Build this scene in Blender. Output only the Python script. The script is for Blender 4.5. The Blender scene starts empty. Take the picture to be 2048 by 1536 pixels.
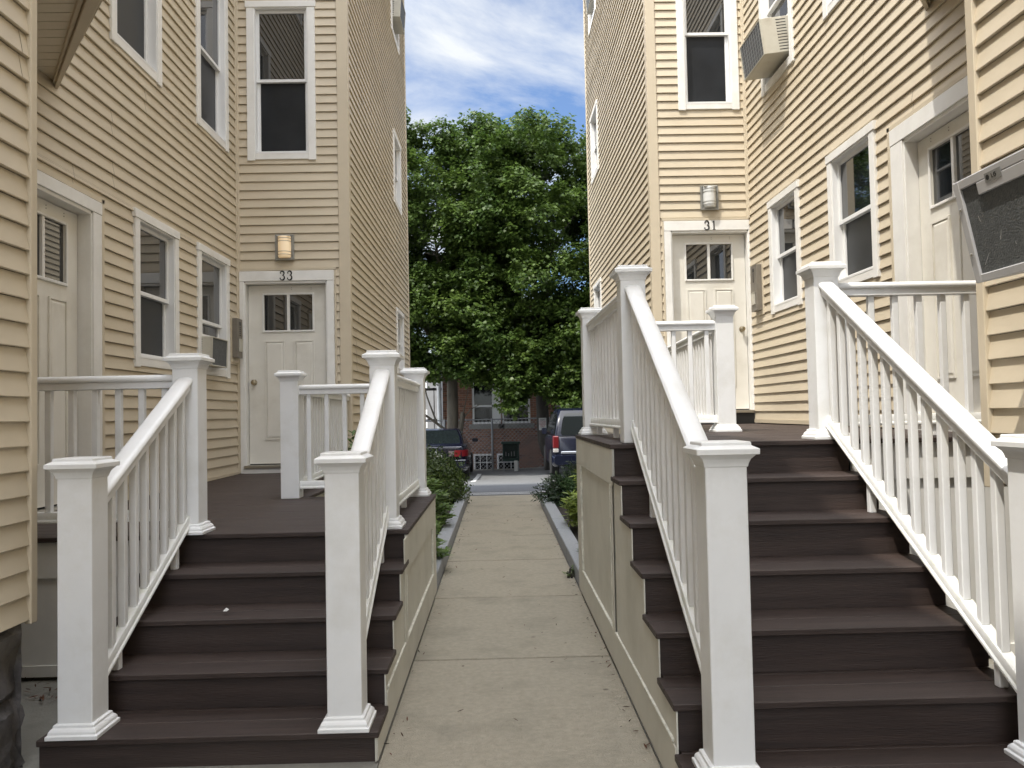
import bpy, bmesh, math, random
import numpy as np
from mathutils import Matrix, Vector
random.seed(7); rng = np.random.default_rng(11)
R = math.radians
scn = bpy.context.scene
COL = scn.collection
# ------------------------------------------------------------------ camera
FPX, CAMH = 1640.0, 1.36
def cam_axes(vpx=997., vpy=826., roll=0.020):
    y = Vector((vpx-1024, vpy-768, FPX)).normalized()
    up = Vector((-roll, -1., 0.)); up -= up.dot(y)*y; up.normalize()
    x = y.cross(up)
    return x, y, up
ax, ay, az = cam_axes()
Mw = Matrix((ax, ay, az))                 # camera vector (right, down, forward) -> world
right, up, fwd = Mw@Vector((1,0,0)), Mw@Vector((0,-1,0)), Mw@Vector((0,0,1))
cd = bpy.data.cameras.new('camera'); cam = bpy.data.objects.new('camera', cd); COL.objects.link(cam)
cd.sensor_width = 36; cd.lens = FPX/2048*36; cd.clip_start = .05; cd.clip_end = 2000
cam.matrix_world = Matrix.Translation((0,0,CAMH)) @ Matrix((right, up, -fwd)).transposed().to_4x4()
scn.camera = cam
def at(u, v, y):                          # point seen at photo pixel (u, v) at depth y
    r = Mw@Vector((u-1024, v-768, FPX)); t = y/r.y
    return Vector((r.x*t, y, CAMH+r.z*t))
# ------------------------------------------------------------------ light
SUN = Vector((-.38, -.35, 1)).normalized()
el = math.asin(SUN.z); azm = math.atan2(SUN.x, SUN.y)
W = bpy.data.worlds.new('World'); scn.world = W; W.use_nodes = True
nt = W.node_tree; N = nt.nodes; Lk = nt.links; N.clear()
out = N.new('ShaderNodeOutputWorld'); bg = N.new('ShaderNodeBackground'); bg.inputs[1].default_value = .10
sky = N.new('ShaderNodeTexSky'); sky.sky_type = 'NISHITA'; sky.sun_disc = False
sky.sun_elevation = el; sky.sun_rotation = azm % (2*math.pi); sky.altitude = 50; sky.dust_density = .8; sky.ozone_density = 2.0
tc = N.new('ShaderNodeTexCoord'); sep = N.new('ShaderNodeSeparateXYZ')
def mth(op, a, b=None, clamp=False):
    m = N.new('ShaderNodeMath'); m.operation = op; m.use_clamp = clamp
    for i, q in enumerate((a, b)):
        if q is None: continue
        if isinstance(q, (int, float)): m.inputs[i].default_value = q
        else: Lk.new(q, m.inputs[i])
    return m.outputs[0]
Lk.new(tc.outputs['Generated'], sep.inputs[0])
zz = mth('ADD', mth('MAXIMUM', sep.outputs[2], 0), .22)
cb = N.new('ShaderNodeCombineXYZ')
Lk.new(mth('DIVIDE', sep.outputs[0], zz), cb.inputs[0]); Lk.new(mth('DIVIDE', sep.outputs[1], zz), cb.inputs[1])
n1 = N.new('ShaderNodeTexNoise'); n1.inputs['Scale'].default_value = 2.1; n1.inputs['Detail'].default_value = 9; n1.inputs['Roughness'].default_value = .6; n1.inputs['Distortion'].default_value = .35
mp = N.new('ShaderNodeMapping'); mp.inputs['Location'].default_value = (15.2, .46, 0); mp.inputs['Scale'].default_value = (1, .8, 1)
Lk.new(cb.outputs[0], mp.inputs[0]); Lk.new(mp.outputs[0], n1.inputs['Vector'])
rp = N.new('ShaderNodeValToRGB'); rp.color_ramp.elements[0].position = .45; rp.color_ramp.elements[1].position = .65
rp.color_ramp.elements[0].color = (.06,.06,.06,1); rp.color_ramp.elements[1].color = (.97,.97,.97,1)
Lk.new(n1.outputs[0], rp.inputs[0])
mx = N.new('ShaderNodeMix'); mx.data_type = 'RGBA'; mx.clamp_factor = True
Lk.new(rp.outputs[0], mx.inputs[0]); sm = N.new('ShaderNodeMix'); sm.data_type = 'RGBA'; sm.blend_type = 'MULTIPLY'; sm.inputs[0].default_value = 1; sm.inputs[7].default_value = (.52,.65,.80,1)
Lk.new(sky.outputs[0], sm.inputs[6]); Lk.new(sm.outputs[2], mx.inputs[6]); mx.inputs[7].default_value = (4.1, 4.25, 4.4, 1)
# added sky glow around the sun, out of view, to raise the fill light
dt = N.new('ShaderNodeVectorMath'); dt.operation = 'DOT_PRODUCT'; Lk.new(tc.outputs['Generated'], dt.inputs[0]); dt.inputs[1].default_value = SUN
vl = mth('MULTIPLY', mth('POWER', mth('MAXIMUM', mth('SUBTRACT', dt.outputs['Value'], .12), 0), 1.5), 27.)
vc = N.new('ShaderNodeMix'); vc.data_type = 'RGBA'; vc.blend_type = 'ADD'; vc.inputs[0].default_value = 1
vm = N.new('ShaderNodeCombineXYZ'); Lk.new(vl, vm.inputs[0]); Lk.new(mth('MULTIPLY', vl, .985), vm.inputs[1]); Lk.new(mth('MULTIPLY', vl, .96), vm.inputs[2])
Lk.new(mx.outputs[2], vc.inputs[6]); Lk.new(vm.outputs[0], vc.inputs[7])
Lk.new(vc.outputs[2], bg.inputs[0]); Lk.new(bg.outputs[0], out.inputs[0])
sl = bpy.data.lights.new('sun', 'SUN'); sl.energy = 2.0; sl.angle = R(.55); sl.color = (1, .93, .82)
so = bpy.data.objects.new('sun', sl); COL.objects.link(so); so.rotation_euler = (-SUN).to_track_quat('-Z', 'Y').to_euler()
scn.view_settings.view_transform = 'Standard'; scn.view_settings.look = 'None'
scn.view_settings.exposure = 1.25; scn.view_settings.gamma = 1
scn.cycles.max_bounces = 10; scn.cycles.diffuse_bounces = 6; scn.cycles.transparent_max_bounces = 16
# ------------------------------------------------------------------ materials
def mat(name, col, rough=.6, var=.0, vscale=6., bump=.0, bscale=60., spec=.5, metal=0., stretch=(1,1,1), dirt=None, dscale=1.5, damt=.5, coat=0):
    m = bpy.data.materials.new(name); m.use_nodes = True; n = m.node_tree.nodes; l = m.node_tree.links
    p = n['Principled BSDF']; p.inputs['Base Color'].default_value = (*col, 1); p.inputs['Roughness'].default_value = rough
    p.inputs['Metallic'].default_value = metal; p.inputs['Specular IOR Level'].default_value = spec; p.inputs['Coat Weight'].default_value = coat
    g = n.new('ShaderNodeNewGeometry'); mpn = n.new('ShaderNodeMapping'); mpn.inputs['Scale'].default_value = stretch
    l.new(g.outputs['Position'], mpn.inputs[0])
    colout = None
    if var or dirt:
        t = n.new('ShaderNodeTexNoise'); t.inputs['Scale'].default_value = vscale; t.inputs['Detail'].default_value = 6; t.inputs['Roughness'].default_value = .6
        l.new(mpn.outputs[0], t.inputs['Vector'])
        r = n.new('ShaderNodeValToRGB'); r.color_ramp.elements[0].position = .3; r.color_ramp.elements[1].position = .7
        r.color_ramp.elements[0].color = (*[c*(1-var) for c in col], 1); r.color_ramp.elements[1].color = (*[min(1, c*(1+var)) for c in col], 1)
        l.new(t.outputs[0], r.inputs[0]); colout = r.outputs[0]
    if dirt:
        t2 = n.new('ShaderNodeTexNoise'); t2.inputs['Scale'].default_value = dscale; t2.inputs['Detail'].default_value = 8; t2.inputs['Roughness'].default_value = .65
        l.new(mpn.outputs[0], t2.inputs['Vector'])
        r2 = n.new('ShaderNodeValToRGB'); r2.color_ramp.elements[0].position = .5; r2.color_ramp.elements[1].position = .75
        r2.color_ramp.elements[0].color = (0,0,0,1); r2.color_ramp.elements[1].color = (damt,)*3+(1,)
        l.new(t2.outputs[0], r2.inputs[0])
        mm = n.new('ShaderNodeMix'); mm.data_type = 'RGBA'; l.new(r2.outputs[0], mm.inputs[0]); l.new(colout, mm.inputs[6]); mm.inputs[7].default_value = (*dirt, 1)
        colout = mm.outputs[2]
    if colout: l.new(colout, p.inputs['Base Color'])
    if bump:
        t = n.new('ShaderNodeTexNoise'); t.inputs['Scale'].default_value = bscale; t.inputs['Detail'].default_value = 4; l.new(mpn.outputs[0], t.inputs['Vector'])
        b = n.new('ShaderNodeBump'); b.inputs['Strength'].default_value = bump; b.inputs['Distance'].default_value = .01
        l.new(t.outputs[0], b.inputs['Height']); l.new(b.outputs[0], p.inputs['Normal'])
    return m
SIDING = (.54, .47, .355)
m_siding = mat('tan_vinyl_siding', SIDING, .48, .05, 2.2, .3, 5, stretch=(1,1,2), dirt=(.37,.31,.21), dscale=1.1, damt=.5)
m_trimtan = mat('tan_trim', (.54,.47,.355), .5, .04, 3)
m_soffit = mat('soffit_vinyl', (.64,.58,.46), .5, .03, 3)
m_white = mat('white_vinyl', (.80,.81,.815), .38, .03, 5, dirt=(.60,.59,.54), dscale=4, damt=.45, coat=.1)
m_casing = mat('painted_white_trim', (.74,.735,.71), .55, .05, 5, .04, 40, dirt=(.48,.45,.38), dscale=3, damt=.3)
m_railalg = mat('white_vinyl_with_algae', (.78,.79,.78), .42, .03, 5, dirt=(.50,.53,.36), dscale=14, damt=.45)
m_winvinyl = mat('window_vinyl', (.74,.745,.74), .4)
m_door = mat('cream_door_paint', (.70,.68,.62), .5, .04, 3, dirt=(.42,.38,.30), dscale=2.2, damt=.4)
m_skirt = mat('beige_skirt_paint', (.60,.585,.52), .6, .05, 3, .05, 30, dirt=(.34,.33,.25), dscale=2.2, damt=.4)
m_quarter = mat('weathered_moulding', (.62,.61,.54), .65, .22, 25)
m_deck = mat('brown_composite', (.034,.0215,.0175), .6, .3, 9, .25, 70, stretch=(.25,4,4), dirt=(.066,.047,.040), dscale=1.6, damt=.6)
m_glass = mat('window_glass', (.012,.014,.016), .02, spec=1.0)
m_glass.node_tree.nodes['Principled BSDF'].inputs['IOR'].default_value = 1.7
m_screen = mat('insect_screen', (.016,.018,.021), .3, .25, 3, spec=.3)
m_black = mat('black_paint', (.008,.008,.008), .5)
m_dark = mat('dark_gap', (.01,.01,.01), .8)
m_brass = mat('worn_brass', (.42,.36,.25), .3, metal=1)
m_nickel = mat('nickel', (.5,.48,.44), .3, metal=1)
m_lampmetal = mat('pewter_metal', (.30,.30,.28), .45, .1, 30, metal=.6)
m_box = mat('grey_brown_metal', (.20,.18,.15), .5, .1, 20, metal=.3)
m_conc = mat('concrete', (.285,.258,.203), .85, .12, 30, .5, 140, dirt=(.165,.158,.125), dscale=2.6, damt=.75)
m_concg = mat('old_concrete', (.24,.235,.21), .9, .15, 6, .4, 90, dirt=(.11,.10,.09), dscale=3, damt=.6)
m_granite = mat('granite', (.27,.285,.31), .7, .16, 60, .35, 90)
m_soil = mat('dark_mulch', (.022,.017,.015), .95, .5, 40, 1, 60)
m_asph = mat('asphalt', (.085,.09,.10), .85, .15, 30, .4, 150, dirt=(.06,.062,.07), dscale=.6, damt=.7)
m_asphl = mat('worn_parking_asphalt', (.135,.14,.145), .9, .15, 12, .4, 120, dirt=(.09,.095,.10), dscale=.7, damt=.7)
m_paint = mat('road_paint', (.62,.63,.64), .7, .15, 20)
m_stone = mat('rough_foundation_stone', (.085,.08,.082), .75, .6, 9, 1., 22, dirt=(.17,.15,.10), dscale=3.0, damt=.75)
m_bark = mat('maple_bark', (.13,.115,.09), .9, .35, 7, .9, 30, stretch=(1,1,.25))
m_barkd = mat('dark_bark', (.05,.045,.038), .9, .35, 7, .9, 30, stretch=(1,1,.25))
m_navy = mat('navy_car_paint', (.004,.005,.013), .22, spec=.4, coat=.35)
m_navy2 = mat('dark_blue_suv_paint', (.006,.008,.020), .25, spec=.35, coat=.25)
m_bglass = mat('dark_window_glass', (.006,.008,.010), .06, spec=.5)
m_carglass = mat('car_glass', (.008,.011,.012), .06, spec=.45)
m_tyre = mat('tyre_rubber', (.012,.012,.012), .8)
m_rim = mat('wheel_alloy', (.30,.31,.33), .35, metal=.9)
m_red = mat('red_lens', (.14,.004,.006), .3, coat=.4)
m_clear = mat('clear_lens', (.50,.48,.46), .2, coat=1)
m_bumper = mat('chrome_strip', (.50,.52,.56), .25, metal=.6)
m_acbody = mat('ac_enamel', (.50,.48,.41), .5, .08, 6, dirt=(.25,.20,.14), dscale=6, damt=.5)
m_acgrey = mat('ac_grey_frame', (.50,.50,.51), .42, .06, 12, metal=.2)
m_accoil = mat('ac_dusty_coil', (.09,.097,.10), .8, .22, 60, .4, 160, dirt=(.16,.16,.155), dscale=30, damt=.25)
m_green = mat('dark_green_paint', (.010,.035,.026), .5, .3, 10)
m_fence = mat('galvanised_steel', (.30,.31,.32), .5, metal=.5)
m_signw = mat('sign_white', (.62,.62,.60), .5)
m_signr = mat('sign_red', (.30,.03,.04), .5)
m_farw = mat('far_pale_siding', (.19,.19,.19), .7, .1, 2)
m_faro = mat('far_orange_wall', (.40,.27,.19), .7)
m_roofm = mat('roof_shingle', (.08,.075,.07), .9, .2, 8)
def lampshade_mat():
    m = mat('frosted_lit_glass', (.85,.74,.56), .35)
    n = m.node_tree.nodes; l = m.node_tree.links; p = n['Principled BSDF']
    p.inputs['Emission Color'].default_value = (1,.66,.33,1); p.inputs['Emission Strength'].default_value = .11
    return m
m_shade_lit = lampshade_mat()
m_shade = mat('frosted_glass_shade', (.62,.63,.62), .3)
def brick_mat():
    m = bpy.data.materials.new('red_brick'); m.use_nodes = True; n = m.node_tree.nodes; l = m.node_tree.links; p = n['Principled BSDF']
    g = n.new('ShaderNodeNewGeometry'); s = n.new('ShaderNodeSeparateXYZ'); c = n.new('ShaderNodeCombineXYZ'); l.new(g.outputs['Position'], s.inputs[0])
    ad = n.new('ShaderNodeMath'); ad.operation = 'ADD'; l.new(s.outputs[0], ad.inputs[0]); l.new(s.outputs[1], ad.inputs[1])
    l.new(ad.outputs[0], c.inputs[0]); l.new(s.outputs[2], c.inputs[1])
    b = n.new('ShaderNodeTexBrick'); l.new(c.outputs[0], b.inputs['Vector']); b.inputs['Scale'].default_value = 1
    b.inputs['Brick Width'].default_value = .21; b.inputs['Row Height'].default_value = .075; b.inputs['Mortar Size'].default_value = .008
    b.inputs['Color1'].default_value = (.27,.12,.075,1); b.inputs['Color2'].default_value = (.10,.05,.04,1); b.inputs['Mortar'].default_value = (.26,.20,.15,1)
    b.inputs['Bias'].default_value = -.25
    l.new(b.outputs[0], p.inputs['Base Color']); p.inputs['Roughness'].default_value = .9
    bp = n.new('ShaderNodeBump'); bp.inputs['Strength'].default_value = .5; bp.inputs['Distance'].default_value = .01; bp.invert = True
    l.new(b.outputs['Fac'], bp.inputs['Height']); l.new(bp.outputs[0], p.inputs['Normal'])
    return m
m_brick = brick_mat()
def leaf_mat(name, c0, c1, trans=.35, rough=.45):
    m = bpy.data.materials.new(name); m.use_nodes = True; n = m.node_tree.nodes; l = m.node_tree.links; p = n['Principled BSDF']
    a = n.new('ShaderNodeAttribute'); a.attribute_name = 'tint'
    r = n.new('ShaderNodeValToRGB'); r.color_ramp.elements[0].color = (*c0, 1); r.color_ramp.elements[1].color = (*c1, 1)
    l.new(a.outputs['Fac'], r.inputs[0]); l.new(r.outputs[0], p.inputs['Base Color']); p.inputs['Roughness'].default_value = rough; p.inputs['Specular IOR Level'].default_value = .4
    t = n.new('ShaderNodeBsdfTranslucent'); l.new(r.outputs[0], t.inputs[0])
    mxx = n.new('ShaderNodeMixShader'); mxx.inputs[0].default_value = trans
    l.new(p.outputs[0], mxx.inputs[1]); l.new(t.outputs[0], mxx.inputs[2]); l.new(mxx.outputs[0], n['Material Output'].inputs[0])
    return m
m_maple = leaf_mat('maple_leaf', (.038,.078,.016), (.12,.18,.034), .42)
m_hedge = leaf_mat('hedge_leaf', (.025,.05,.012), (.07,.11,.02), .2)
m_pieris = leaf_mat('pieris_leaf', (.06,.12,.03), (.17,.25,.06), .3)
m_pierisl = leaf_mat('light_pieris_leaf', (.10,.17,.03), (.30,.36,.08), .3)
m_yew = leaf_mat('yew_needle', (.014,.035,.014), (.035,.07,.022), .1)
# ------------------------------------------------------------------ mesh helpers
class MB:
    def __init__(s, T=None): s.v = []; s.f = []; s.T = T
    def add(s, pts, faces):
        b = len(s.v)
        for p in pts: s.v.append(tuple(s.T(*p)) if s.T else tuple(p))
        for f in faces: s.f.append([b+i for i in f])
        return s
    def box(s, x0, x1, y0, y1, z0, z1):
        return s.add([(x0,y0,z0),(x1,y0,z0),(x1,y1,z0),(x0,y1,z0),(x0,y0,z1),(x1,y0,z1),(x1,y1,z1),(x0,y1,z1)],
              [(0,3,2,1),(4,5,6,7),(0,1,5,4),(1,2,6,5),(2,3,7,6),(3,0,4,7)])
    def quad(s, a, b, c, d): return s.add([a,b,c,d], [(0,1,2,3)])
    def prism(s, poly, fn, t0, t1):         # poly 2D -> fn(p, q, t)
        n = len(poly); pts = [fn(p,q,t0) for p,q in poly]+[fn(p,q,t1) for p,q in poly]
        return s.add(pts, [tuple(range(n))[::-1], tuple(range(n,2*n))]+[(i,(i+1)%n,n+(i+1)%n,n+i) for i in range(n)])
    def loft(s, rings, cap=True):
        n = len(rings[0]); pts = [p for r in rings for p in r]; F = []
        for k in range(len(rings)-1):
            for i in range(n): F.append((k*n+i, k*n+(i+1)%n, (k+1)*n+(i+1)%n, (k+1)*n+i))
        if cap: F += [tuple(range(n))[::-1], tuple(range((len(rings)-1)*n, len(rings)*n))]
        return s.add(pts, F)
    def sq(s, cx, cy, prof):
        return s.loft([[(cx-h,cy-h,z),(cx+h,cy-h,z),(cx+h,cy+h,z),(cx-h,cy+h,z)] for h,z in prof])
    def tube(s, pts, rad, n=8, cap=True):
        rings = []; pts = [Vector(p) for p in pts]
        if not hasattr(rad, '__len__'): rad = [rad]*len(pts)
        for i, p in enumerate(pts):
            d = (pts[min(i+1,len(pts)-1)]-pts[max(i-1,0)]).normalized()
            a = d.orthogonal().normalized() if i == 0 else (a-d*a.dot(d)).normalized()
            b = d.cross(a)
            rings.append([tuple(p+(a*math.cos(2*math.pi*k/n)+b*math.sin(2*math.pi*k/n))*rad[i]) for k in range(n)])
        return s.loft(rings, cap)
    def build(s, name, m, parent=None, bevel=0, smooth=False, seg=1):
        me = bpy.data.meshes.new(name); me.from_pydata(s.v, [], s.f); 
        bm = bmesh.new(); bm.from_mesh(me); bmesh.ops.recalc_face_normals(bm, faces=bm.faces)
        if bevel: bmesh.ops.bevel(bm, geom=list(bm.edges), offset=bevel, segments=seg, affect='EDGES', profile=.6, clamp_overlap=True)
        if smooth:
            for f in bm.faces: f.smooth = True
        bm.to_mesh(me); bm.free(); me.materials.append(m)
        if smooth:
            try: me.set_sharp_from_angle(angle=R(40))
            except Exception: pass
        o = bpy.data.objects.new(name, me); COL.objects.link(o)
        if parent is not None: adopt(o, parent)
        return o
WORLDLOC = {}
def adopt(o, parent):
    o.parent = parent; L = WORLDLOC.get(parent.name, Vector((0,0,0))); o.matrix_parent_inverse = Matrix.Translation(-L)
def thing(name, label, cat, loc=(0,0,0), group=None):
    o = bpy.data.objects.new(name, None); COL.objects.link(o); o.location = loc; o.empty_display_size = .1
    WORLDLOC[o.name] = Vector(loc); o['label'] = label; o['category'] = cat
    if group: o['group'] = group
    return o
def tag(o, label, cat, group=None, kind=None):
    if label: o['label'] = label; o['category'] = cat
    if group: o['group'] = group
    if kind: o['kind'] = kind
    return o
def struct(o): o['kind'] = 'structure'; return o
def leafmesh(name, P, Nn, U, S, shape, m, parent=None, tint=None, curl=0.):
    """P centres, Nn normals, U tip directions, S sizes (numpy); one polygon per leaf"""
    k = len(shape); n = len(P); sh = np.array(shape, float)
    Nn = Nn/np.linalg.norm(Nn, axis=1, keepdims=True); U = U-(U*Nn).sum(1, keepdims=True)*Nn; U /= np.linalg.norm(U, axis=1, keepdims=True)+1e-9
    V = np.cross(Nn, U)
    co = P[:,None,:]+S[:,None,None]*(sh[None,:,0,None]*V[:,None,:]+sh[None,:,1,None]*U[:,None,:]-curl*(sh[None,:,0,None]**2+.6*sh[None,:,1,None]**2)*Nn[:,None,:])
    me = bpy.data.meshes.new(name); me.vertices.add(n*k); me.vertices.foreach_set('co', co.reshape(-1).astype(np.float32))
    me.loops.add(n*k); me.loops.foreach_set('vertex_index', np.arange(n*k, dtype=np.int32))
    me.polygons.add(n); me.polygons.foreach_set('loop_start', np.arange(0, n*k, k, dtype=np.int32)); me.polygons.foreach_set('loop_total', np.full(n, k, np.int32))
    me.update(calc_edges=True)
    t = me.attributes.new('tint', 'FLOAT', 'FACE'); tv = rng.random(n) if tint is None else tint; t.data.foreach_set('value', tv.astype(np.float32))
    me.materials.append(m); o = bpy.data.objects.new(name, me); COL.objects.link(o)
    if parent is not None: adopt(o, parent)
    return o
# wall frames: T(a, n, z)
def frame(kind, c):
    return {'px': lambda a,n,z: (c+n, a, z), 'nx': lambda a,n,z: (c-n, a, z), 'ny': lambda a,n,z: (a, c-n, z), 'py': lambda a,n,z: (a, c+n, z)}[kind]
CO = .0985
def siding(parent, T, a0, a1, z0, z1, holes=(), name='wall', phase=0.):
    mb = MB(T); k = 0; z = z0; sr = random.Random(hash((round(a0,2), round(z0,2), round(a1,2))))
    while z < z1-1e-6:
        zt = min(z+CO, z1); jt = sr.uniform(-.0012,.0012)
        if k % 2 == 0:
            seams = []; p_ = a0+sr.uniform(.3,3.6)
            while p_ < a1: seams.append(p_); p_ += 3.66
        k += 1
        cuts = sorted({z, zt, *[h for H in holes for h in (H[2], H[3]) if z < h < zt]})
        for b0, b1 in zip(cuts, cuts[1:]):
            mid = (b0+b1)/2; iv = [(a0, a1)]
            for H in holes:
                if H[2] < mid < H[3]:
                    iv = [q for (s0, s1) in iv for q in ((s0, min(s1, H[0])), (max(s0, H[1]), s1)) if q[1]-q[0] > 1e-4]
            n0 = .019-.017*(b0-z)/CO; n1 = .019-.017*(b1-z)/CO
            seg = []
            for s0, s1 in iv:
                cutp = [c_ for c_ in seams if s0+.05 < c_ < s1-.05]; e_ = [s0]+cutp+[s1]; seg += [(p, q_, .0016*((sum(1 for c_ in seams if c_ <= p+1e-6)) % 2)) for p, q_ in zip(e_, e_[1:])]
            for s0, s1, dn in seg:
                n0 = .019-.017*(b0-z)/CO+dn+jt; n1 = .019-.017*(b1-z)/CO+dn
                if b0 == z: # lap: hem, rounded nose, face
                    mb.quad((s0,0,z+.003),(s1,0,z+.003),(s1,.016,z),(s0,.016,z))
                    mb.quad((s0,.016,z),(s1,.016,z),(s1,n0,z+.004),(s0,n0,z+.004))
                    mb.quad((s0,n0,z+.004),(s1,n0,z+.004),(s1,n1,b1),(s0,n1,b1))
                else: mb.quad((s0,n0,b0),(s1,n0,b0),(s1,n1,b1),(s0,n1,b1))
        z = zt
    return mb.build(name, m_siding, parent)
def window(parent, T, a0, a1, z0, z1, rail=None, cas=.085, acgap=False, m=None, flip=False, low_open=0.):
    """outer casing rectangle; recessed double-hung sashes"""
    mm = m or m_casing; rail = rail or (z0+z1)/2
    i0, i1, j0, j1 = a0+cas, a1-cas, z0+cas*.8, z1-cas*.85
    mb = MB(T); pr = .034
    mb.box(a0, i0, 0, pr, z0-.012, j1); mb.box(i1, a1, 0, pr, z0-.012, j1); mb.box(a0-.012, a1+.012, 0, pr+.006, j1+.001, z1); mb.box(i0+.001, i1-.001, 0, pr-.008, z0, j0)
    w = mb.build('window', mm, parent, bevel=.003)
    D = -.085
    mb = MB(T); mb.box(i0-.004, i0+.012, D, pr-.01, j0, j1); mb.box(i1-.012, i1+.004, D, pr-.01, j0, j1); mb.box(i0+.012, i1-.012, D, pr-.01, j1-.012, j1+.003); mb.box(i0+.012, i1-.012, D, pr-.006, j0-.003, j0+.014)
    mb.build('window_frame', m_winvinyl, w)
    i0 += .012; i1 -= .012; j1 -= .012; j0 += .014
    def sash(s0, s1, d, glass, fw=.034):
        mb = MB(T); mb.box(i0, i0+fw, d, d+.028, s0, s1); mb.box(i1-fw, i1, d, d+.028, s0, s1); mb.box(i0+fw, i1-fw, d, d+.028, s1-fw, s1); mb.box(i0+fw, i1-fw, d, d+.028, s0, s0+fw)
        s = mb.build('sash', m_winvinyl, w, bevel=.002)
        MB(T).box(i0+fw-.003, i1-fw+.003, d+.006, d+.012, s0+fw-.003, s1-fw+.003).build('pane', glass, s)
    sash(rail-.018, j1, -.05, m_glass)
    sash(j0+low_open, rail+.018, -.08, m_screen if not low_open else m_glass)
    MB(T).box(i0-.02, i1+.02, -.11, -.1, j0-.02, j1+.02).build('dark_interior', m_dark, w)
    return w, (a0+.012, a1-.012, z0+.004, z1-.004)
def door(parent, T, a0, a1, z0, z1, casL, casR, castop, knob_at, zthr, proud=.032, rec=-.075):
    """a0..a1,z0..z1 = leaf; casL/casR outer casing edges; castop outer head"""
    mb = MB(T); g = .006; hb = z1+.03
    mb.box(casL, a0-.02, 0, proud, zthr, hb); mb.box(a1+.02, casR, 0, proud, zthr, hb); mb.box(casL-.001, casR+.001, 0, proud+.003, hb+.001, castop)
    fr = mb.build('door_casing', m_casing, parent, bevel=.003)
    mb = MB(T); mb.box(a0-.035, a0-g, rec-.03, proud-.012, zthr, z1+.02); mb.box(a1+g, a1+.035, rec-.03, proud-.012, zthr, z1+.02); mb.box(a0-g, a1+g, rec-.03, proud-.012, z1+g, z1+.034)
    mb.build('jamb', m_casing, fr, bevel=.002)
    MB(T).box(a0-.03, a1+.03, rec-.06, rec-.04, z0-.04, z1+.03).build('dark_gap', m_dark, fr)
    mb = MB(T); mb.box(a0-.03, a1+.03, rec-.03, proud+.02, z0-.045, z0-.012); th = mb.build('threshold', m_nickel, fr, bevel=.003)
    MB(T).box(a0-.03, a1+.03, -.05, proud+.004, zthr, z0-.046).build('kick_board', m_casing if z0-zthr < .12 else m_black, fr)
    w = a1-a0; h = z1-z0; A = lambda f: a0+f*w; Z = lambda f: z0+f*h
    lf = rec
    gx = [(.215,.49),(.525,.80)] ; gz = (.755,.935)
    mb = MB(T)
    # slab in pieces leaving the glass opening
    mb.box(a0, A(.2), lf-.04, lf, z0, z1); mb.box(A(.815), a1, lf-.04, lf, z0, z1); mb.box(A(.2), A(.815), lf-.04, lf, z0, Z(gz[0]-.01)); mb.box(A(.2), A(.815), lf-.04, lf, Z(gz[1]+.01), z1)
    d = mb.build('door', m_door, parent)
    mb = MB(T)
    def ring(f0, f1, h0, h1, t=.014, pr=.011, hb=0):
        mb.box(A(f0)-t, A(f0), lf+.0005-hb, lf+pr, Z(h0)-t, Z(h1)+t); mb.box(A(f1), A(f1)+t, lf+.0005-hb, lf+pr, Z(h0)-t, Z(h1)+t)
        mb.box(A(f0), A(f1), lf+.0005-hb, lf+pr-.001, Z(h1), Z(h1)+t); mb.box(A(f0), A(f1), lf+.0005-hb, lf+pr-.001, Z(h0)-t, Z(h0))
    ring(.2, .815, gz[0]-.01, gz[1]+.01, .02, .014)
    mb.box(A(.49), A(.525), lf-.02, lf+.008, Z(gz[0]-.01), Z(gz[1]+.01))
    mb.build('glass_frame', m_casing, d, bevel=.003)
    mb = MB(T); mb.box(A(.2), A(.49)-.001, lf-.02, lf-.012, Z(gz[0]-.01), Z(gz[1]+.01)); mb.box(A(.525)+.001, A(.815), lf-.02, lf-.012, Z(gz[0]-.01), Z(gz[1]+.01))
    mb.build('door_glass', m_glass, d)
    mb = MB(T)
    for f0, f1 in ((.215,.44),(.59,.815)):
        h0, h1 = .14, .68
        ring(f0, f1, h0, h1, .013, .012)
        x0, x1, y0, y1 = A(f0)+.0, A(f1)-.0, Z(h0), Z(h1); b = .022
        mb.add([(x0,lf-.0,y0),(x1,lf-.0,y0),(x1,lf-.0,y1),(x0,lf-.0,y1),(x0+b,lf+.011,y0+b),(x1-b,lf+.011,y0+b),(x1-b,lf+.011,y1-b),(x0+b,lf+.011,y1-b)],
               [(0,1,5,4),(1,2,6,5),(2,3,7,6),(3,0,4,7),(4,5,6,7)])
    mb.build('raised_panel', m_door, d, bevel=0)
    # knob
    ka = A(knob_at); kz = Z(.455); mb = MB(T); ringsK = []
    for r_, n_ in ((.032,0),(.032,.006),(.012,.01),(.012,.03),(.024,.036),(.03,.05),(.026,.064),(.01,.07)):
        ringsK.append([(ka+r_*math.cos(t*math.pi/6), lf+n_, kz+r_*math.sin(t*math.pi/6)) for t in range(12)])
    mb.loft(ringsK); mb.build('knob', m_brass, d, smooth=True)
    mb = MB(T)
    for f in (.55,.80):
        for q in (0,.02): mb.box(A(f)-.003, A(f)+.003, lf+.0005, lf+.003, Z(.978)+q-.01, Z(.978)+q-.003)
    mb.build('screw_plug', m_box, d)
    return (casL+.01, casR-.01, zthr-.3, castop-.006)
def cornertrim(parent, pts, z0, z1):
    """pts: L-shaped plan polygon"""
    mb = MB(); mb.prism(pts, lambda p,q,t: (p,q,t), z0, z1); return mb.build('corner_trim', m_trimtan, parent, bevel=.003)
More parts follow.
